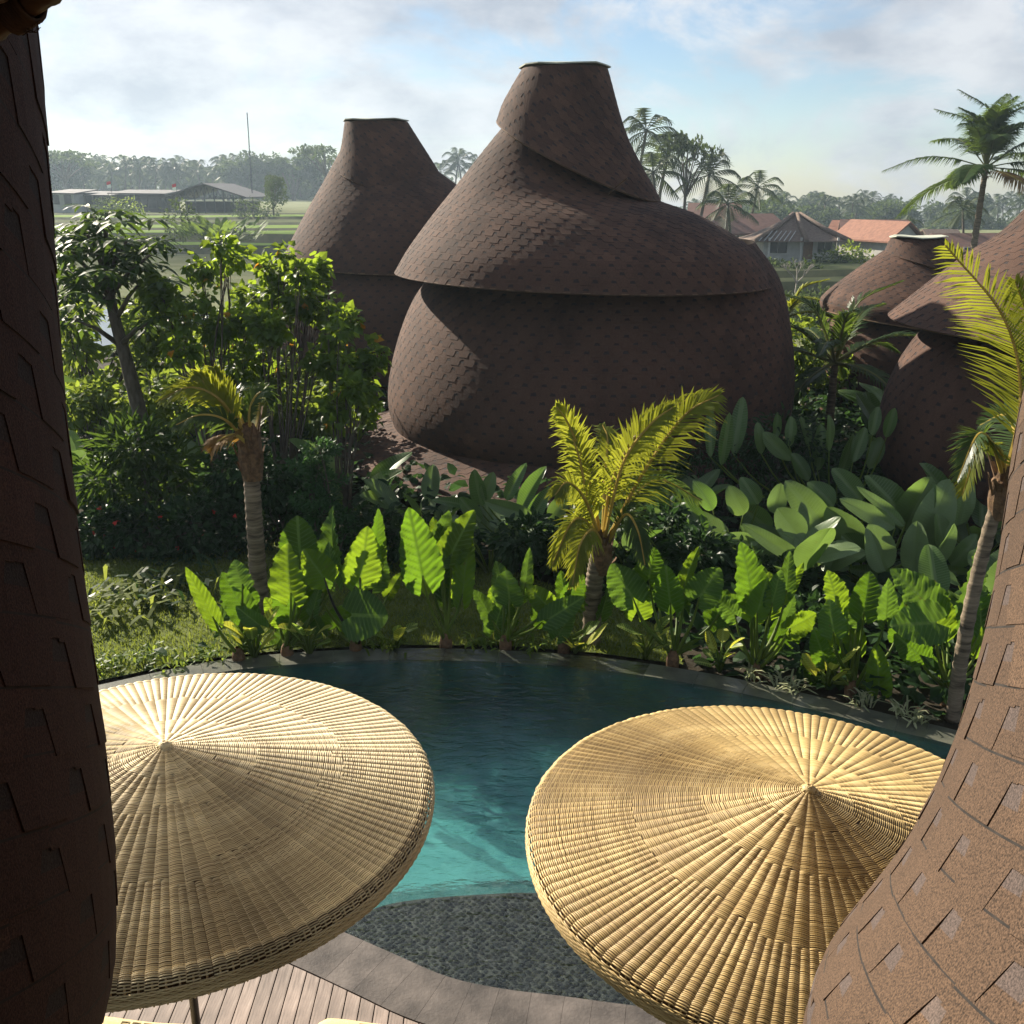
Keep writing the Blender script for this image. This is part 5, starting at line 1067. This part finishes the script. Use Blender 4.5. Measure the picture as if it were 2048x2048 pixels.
# open shed and long barns on the left
o = atY(411, 428, 150); sh_ = thing('open_shed', 'large open sided shed with a low gabled roof in the haze', 'shed', tuple(o)); M = Matrix.Translation(o)
rb = MB(); zr, ze = atY(392, 366, 150).z - o.z, atY(331, 388, 150).z - o.z
gable_roof(rb, -5.6, 5.6, 0, 16, ze - .4, zr, .2, .4, M, 'y'); rb.build('roof', M_SHEET, sh_)
for k in range(9):
    x = -5.4 + k * 1.35; MB().box((x - .07, .1, -1.5), (x + .07, .24, ze + (zr - ze) * (1 - abs(x) / 5.6) - .35), M=M).build('post', M_STEEL, sh_)
tr_ = MB()
for k in range(14):
    x0, x1 = -5.4 + k * .77, -5.4 + (k + 1) * .77; zz = lambda x: ze - .5 + (zr - ze) * (1 - abs(x) / 5.6); tr_.tube([M @ Vector((x0, .3, ze - .55)), M @ Vector(((x0 + x1) / 2, .3, zz((x0 + x1) / 2)))], .05, 4); tr_.tube([M @ Vector(((x0 + x1) / 2, .3, zz((x0 + x1) / 2))), M @ Vector((x1, .3, ze - .55))], .05, 4)
tr_.tube([M @ Vector((-5.6, .3, ze - .55)), M @ Vector((5.6, .3, ze - .55))], .08, 4); tr_.build('roof_truss', M_STEEL, sh_)
MB().box((-5.4, 9, -1.5), (5.4, 9.1, 1.6), M=M).build('back_wall', M_SHEET, sh_)
def barn(label, px0, px1, pyt, pyb, Y, wm, nb, open_=False):
    A, B = atY(px0, pyb, Y), atY(px1, pyb, Y); zt = atY(px0, pyt, Y).z; t = thing('long_barn', label, 'barn', ((A.x + B.x) / 2, Y, A.z)); MB().box((A.x, Y, A.z - 1.5), (B.x, Y + 7, zt - .5)).build('wall', wm, t)
    r = MB(); r.add([(A.x - .4, Y - .8, zt - .25), (B.x + .4, Y - .8, zt - .35), (B.x + .4, Y + 8, zt + .15), (A.x - .4, Y + 8, zt + .2), (A.x - .4, Y - .8, zt - .4), (B.x + .4, Y - .8, zt - .5), (B.x + .4, Y + 8, zt), (A.x - .4, Y + 8, zt + .05)], [(0, 1, 2, 3), (7, 6, 5, 4), (0, 4, 5, 1), (1, 5, 6, 2), (3, 2, 6, 7), (0, 3, 7, 4)]); r.build('roof', M_SHEET, t)
    for k in range(nb):
        x = A.x + (B.x - A.x) * (k + .5) / nb; MB().box((x - .5, Y - .05, A.z + .6), (x + .5, Y - .012, A.z + 1.9)).build('window', M_GLASSD, t)
barn('pale grey barn in the haze at the far left', 102, 150, 381, 418, 148, M_GREYW, 2)
barn('dark low barn between the pale barn and the long one', 152, 224, 385, 418, 152, M_SHEET, 4)
barn('long dark barn left of the open shed', 228, 332, 382, 424, 155, M_SHEET, 6)
# radio mast
mt = thing('radio_mast', 'thin lattice radio mast rising above the tree line on the left', 'mast', tuple(atY(507, 425, 160))); A, B = atY(507, 425, 160), atY(494, 225, 160)
m_ = MB()
for k in range(3):
    o = Vector((.17 * math.cos(k * 2.1), .17 * math.sin(k * 2.1), 0)); m_.tube([A + o * .6, B + o * .3], .03, 4)
m_.build('legs', M_STEEL, mt); m_ = MB()
for k in range(46):
    p, q = A.lerp(B, k / 46), A.lerp(B, (k + 1) / 46); s = .1 * (1 - .5 * k / 46); m_.tube([p + Vector((s if k % 2 else -s, 0, 0)), q + Vector((-s if k % 2 else s, 0, 0))], .02, 3)
m_.build('lattice', M_STEEL, mt)
M_FR = simple('flag_red', (.5, .02, .03), None, 3, .8); M_FW = simple('flag_white', (.8, .8, .8), None, 3, .8)
for x, y, lab in [(226, 385, 'small red and white flag beside the long barn'), (356, 390, 'small red and white flag in front of the open shed')]:
    q = atY(x, y + 22, 146); f = thing('flag', lab, 'flag', tuple(q)); MB().tube([q, q + Vector((0, 0, 3.0))], .04, 5).build('pole', M_STEEL, f)
    for k, mm in enumerate((M_FR, M_FW)):
        b = MB(); z = q.z + 2.5 - k * .42; b.add([(q.x, q.y - .05, z), (q.x - .5, q.y - .2, z - .12), (q.x - .5, q.y - .2, z + .3), (q.x, q.y - .05, z + .42)] + [(q.x, q.y - .03, z), (q.x - .5, q.y - .18, z - .12), (q.x - .5, q.y - .18, z + .3), (q.x, q.y - .03, z + .42)], [(0, 1, 2, 3), (7, 6, 5, 4)]); b.build('red_half' if k == 0 else 'white_half', mm, f)
# far palms and trees: a few master meshes, copied
def palm_crown_mesh(seed, fl, ll, nf=15, nl=13, w=.16):
    r = random.Random(seed); b = MB()
    for k in range(nf):
        a = 2.4 * k + r.uniform(-.4, .4); e = 1.2 - 1.9 * (k / (nf - 1)) + r.uniform(-.15, .15); L = fl * r.uniform(.85, 1.1); d = Vector((math.cos(a), math.sin(a), 0))
        P = [Vector((0, 0, 0)), (d * math.cos(e) + Vector((0, 0, math.sin(e)))) * L * .4]; P.append(P[1] + (d * math.cos(e) + Vector((0, 0, math.sin(e) * .8 - .25))) * L * .32); P.append(P[2] + (d * .8 + Vector((0, 0, -.7))).normalized() * L * .3)
        pts = [Vector(q) for q in catmull(P, 8)]; b.tube(pts, .04, 3)
        for i in range(nl):
            t = .12 + .88 * (i + .5) / nl; q = t * 7; j = min(int(q), 6); p = pts[j].lerp(pts[j + 1], q - j); T = (pts[j + 1] - pts[j]).normalized(); sd = T.cross(Vector((0, 0, 1))).normalized(); l = ll * math.sin(math.pi * (.12 + .85 * t)) ** .6
            for s in (-1, 1):
                dd = (sd * s + T * .8).normalized(); e2 = p + dd * l + Vector((0, 0, -l * .55)); wv = T * w * .5; b.add([p - wv, p + wv, e2], [(0, 1, 2)])
    return b.mesh('crown', MP_F)
PC = [palm_crown_mesh(k, 3.1, 1.0) for k in range(5)]
PT = []
for k in range(3):
    b = MB(); l = (k - 1) * .9; b.tube([(0, 0, -6), (l * .1, 0, 3), (l * .5, 0, 7), (l, 0, 10)], [.2, .16, .13, .12], 6); PT.append((b.mesh('trunk', M_BARK, True), l))
def far_palm(x, y, ztop, s, label, group):
    k = rnd.randrange(3); me, l = PT[k]; t = thing('coconut_palm', label, 'palm', (x, y, ztop - 10 * s), group); M = Matrix.Translation((x, y, ztop - 10 * s)) @ Matrix.Scale(s, 4)
    obj('trunk', me, t, M); obj('crown', PC[rnd.randrange(5)], t, Matrix.Translation((x + l * s, y, ztop)) @ Matrix.Rotation(rnd.uniform(0, 6.28), 4, 'Z') @ Matrix.Scale(s, 4))
def tree_mesh(seed, flat=False):
    r = np.random.default_rng(seed); lob = []
    for k in range(9 if not flat else 11):
        a = r.uniform(0, 6.28); q = r.uniform(0, 1) ** .5
        lob.append(((math.cos(a) * q * (2.2 if not flat else 4.2), math.sin(a) * q * (2.2 if not flat else 4.2), r.uniform(-1.5, 1.8) if not flat else r.uniform(-.6, .9)), (r.uniform(.8, 1.5),) * 2 + ((r.uniform(.7, 1.2)) if not flat else .32,)))
    P, u = lobes_pts(lob, 1500 if not flat else 900, .5); D = u + RNG.normal(size=u.shape) * .8; V, Fc = leaf_cloud(P, D, RNG.normal(size=P.shape) * .6 + np.array([0, 0, 1]), RNG.uniform(.22, .5, len(P)), .4, 'dia')
    cr = npmesh('crown', V, Fc, ML_FAR); b = MB(); b.tube([(0, 0, -8), (.1, 0, -4), (0, .1, -1), (0, 0, .5)], [.3, .24, .16, .06], 7)
    for c, R in lob: b.tube([(0, 0, -2.5), (c[0] * .5, c[1] * .5, c[2] * .5 - 1), c], [.1, .07, .03], 4)
    return cr, b.mesh('trunk', M_BARK, True)
TM = [tree_mesh(k) for k in range(5)]; TF = [tree_mesh(20 + k, True) for k in range(2)]
def far_tree(x, y, zc, s, label, group, flat=False, name='broadleaf_tree', sz=None):
    cr, tr = (TF if flat else TM)[rnd.randrange(2 if flat else 5)]; t = thing(name, label, 'tree', (x, y, zc - 8 * s), group); M = Matrix.Translation((x, y, zc)) @ Matrix.Rotation(rnd.uniform(0, 6.28), 4, 'Z') @ Matrix.Diagonal((s, s, s * (sz or 1), 1))
    obj('trunk', tr, t, M); obj('crown', cr, t, M)
GL, GR = 'far tree line on the left', 'far tree line on the right'
LP, RP = 'hazy coconut palm in the far tree line on the left', 'hazy coconut palm in the far tree line on the right'
for k in range(60):
    px = rnd.uniform(60, 620); Y = rnd.uniform(300, 390); py = rnd.uniform(326, 362) ; q = atY(px, py, Y); far_palm(q.x, Y, q.z, rnd.uniform(1.4, 1.9), LP, GL)
for px, py in [(212,345),(240,332),(268,336),(330,345),(355,340),(405,340),(300,334),(165,350),(320,356),(436,350),(880,345),(905,318),(930,330),(960,330)]:
    q = atY(px, py, 290); far_palm(q.x, 290, q.z, 1.8, LP, GL)
LT, RT = 'hazy rounded broadleaf tree in the far tree line on the left', 'hazy rounded broadleaf tree in the far tree line on the right'
for k in range(26):
    px = rnd.uniform(40, 700); Y = rnd.uniform(300, 400); q = atY(px, rnd.uniform(362, 396), Y); far_tree(q.x, Y, q.z, rnd.uniform(2.0, 3.2), LT, GL)
for px, py, s in [(455,350,1.5),(530,352,1.5),(585,350,1.6),(640,352,1.6),(480,360,1.5),(130,345,1.6),(95,350,1.7)]: q = atY(px, py, 290); far_tree(q.x, 290, q.z, s * 1.5, LT, GL)
q = atY(650, 312, 240); far_tree(q.x, 240, q.z, 1.85, 'flat topped spreading tree left of the hut nearest the terraces', None, True, 'spreading_tree')
q = atY(125, 322, 260); far_tree(q.x, 260, q.z, 1.9, 'flat topped spreading tree beside the left wall edge', None, True, 'spreading_tree')
q = atY(545, 385, 140); far_tree(q.x, 140, q.z, .62, 'slender young tree standing among the terraces right of the mast', None, False, 'young_tree', 1.3)
for k in range(60):
    px = rnd.uniform(1380, 2120); Y = rnd.uniform(220, 340); q = atY(px, rnd.uniform(392, 428), Y); far_palm(q.x, Y, q.z, rnd.uniform(1.1, 1.6), RP, GR)
for k in range(30):
    px = rnd.uniform(1360, 2120); Y = rnd.uniform(200, 330); q = atY(px, rnd.uniform(438, 470), Y); far_tree(q.x, Y, q.z, rnd.uniform(1.5, 2.4), RT, GR)
for px, py, Y, s, lab in [(1270,262,100,1.15,'coconut palm just behind the cap of the largest hut, upper one'),(1312,305,105,1.25,'coconut palm beside the right slope of the cap'),(1395,350,100,1.2,'broad crowned coconut palm behind the largest hut, left of the houses'),(1476,408,88,.95,'dark coconut palm in front of the dark roofed houses'),(1498,375,120,1.1,'taller coconut palm behind the dark roofed houses'),(1330,345,95,1.2,'drooping coconut palm low behind the roof shoulder'),(1942,420,95,.8,'small coconut palm left of the tall palm trunk'),(1820,455,120,.8,'short palm behind the twin gabled house')]:
    q = atY(px, py, Y); far_palm(q.x, Y, q.z, s, lab, None)
q = atY(1375, 310, 100); far_tree(q.x, 100, q.z, .68, 'airy spreading tree behind the largest hut', None, True, 'spreading_tree', 2.2)
# a dense wood behind, one mass
lob = []
for k in range(230):
    px = rnd.uniform(-100, 2200); Y = rnd.uniform(380, 425); left = px < 1000; q = atY(px, rnd.uniform(372, 402) if left else rnd.uniform(430, 456), Y); s = rnd.uniform(4, 8); lob.append(((q.x, Y, q.z - 1.5), (s, s, s * .8))); lob.append(((q.x + 2, Y, q.z - 7), (s * 1.2, s, s * 1.3)))
P, u = lobes_pts(lob, 30000, .5); V, Fc = leaf_cloud(P, u + RNG.normal(size=u.shape), RNG.normal(size=P.shape) * .6 + np.array([0, 0, 1]), RNG.uniform(.8, 1.8, len(P)), .45, 'dia')
tag(obj('far_wood', npmesh('far_wood', V, Fc, ML_FAR)), 'hazy far wood behind the palms', 'wood', kind='stuff')
# banana clump and bushes on the terraces
BAN = [paddle_mesh(k + 70, [leaf_mat('banana_leaf', (.07, .13, .03), (.11, .17, .04), (.24, .34, .05), .42, .6, isl=False, spec=.08)], .17) for k in range(4)]
q = atY(445, 490, 86); big_clump('banana_clump', 'lit clump of banana plants on the rice terraces', 'plant', (q.x, 86, q.z), 120, BAN, 1.45, .36, .34, 3.3, 1.0)
q = atY(365, 478, 88); shrub('field_shrub', 'brownish twiggy bush left of the banana clump', 'shrub', (q.x, 88, q.z), [((q.x, 88, q.z + 1.6), (1.3, 1.2, 1.6))], 500, .3, ML_FAR, 'dia', .3, clump=5, stem_r=.05)
for px, py, Y, r_, lab in [(215,415,142,1.6,'round bush in front of the dark low barn'),(245,418,141,1.7,'sunlit round bush in front of the long barn'),(505,420,135,2.0,'bush below the radio mast'),(1600,545,80,1.0,'garden bush before the thatched bungalow'),(1700,515,86,1.1,'leafy bananas by the white house wall'),(1545,545,82,1.2,'dark bush at the left of the thatched bungalow'),(1650,530,86,1.0,'garden bush left of the white house'),(1590,630,63,1.8,'dry shaggy bush on the terrace bank right of the largest hut'),(1640,615,64,1.5,'dry shaggy bush above the terrace bank'),(310,640,33,.9,'field bush by the flooded paddy')]:
    q = atY(px, py, Y); shrub('field_bush', lab, 'shrub', (q.x, Y, q.z - r_), [((q.x, Y, q.z), (r_, r_, r_ * .8)), ((q.x + r_, Y, q.z - .3), (r_ * .8,) * 3), ((q.x - r_ * .8, Y + .3, q.z - .3), (r_ * .7,) * 3)], 700, .35, ML_LITE if 'sunlit' in lab or 'leafy' in lab else ML_FAR, 'dia', .3, clump=5, stem_r=.05)
# bare frangipani on the right terrace
q = atY(1590, 590, 66); bt = thing('bare_tree', 'small leafless pale branched tree on the right terraces', 'tree', tuple(q)); b = MB()
def br_(p, d, l, r, n):
    e = p + d * l; b.tube([p, e], [r, r * .75], 5, cap=False)
    if n:
        for _ in range(2 if n < 4 else 3): br_(e, (d + Vector((rnd.gauss(0, .5), rnd.gauss(0, .5), rnd.uniform(0, .3)))).normalized(), l * .72, r * .68, n - 1)
br_(q, Vector((.05, 0, 1)), .75, .07, 5); b.build('branches', simple('pale_bark', (.25, .22, .19), (.36, .33, .29), 6, .9), bt)
# ------------------------------------------------------------------ morning haze
hz = MB(); hz.box((-560, -35, -14), (560, 470, 34)); mh, t, o = newmat('haze')
pv_ = N(t, 'ShaderNodeVolumePrincipled'); pv_.inputs['Color'].default_value = (.66, .84, 1, 1); pv_.inputs['Density'].default_value = .00047; pv_.inputs['Anisotropy'].default_value = .35; t.links.new(pv_.outputs[0], o.inputs['Volume'])
ho = hz.build('haze', mh); ho['kind'] = 'stuff'; ho['label'] = 'thin morning haze over the fields'; ho['category'] = 'haze'
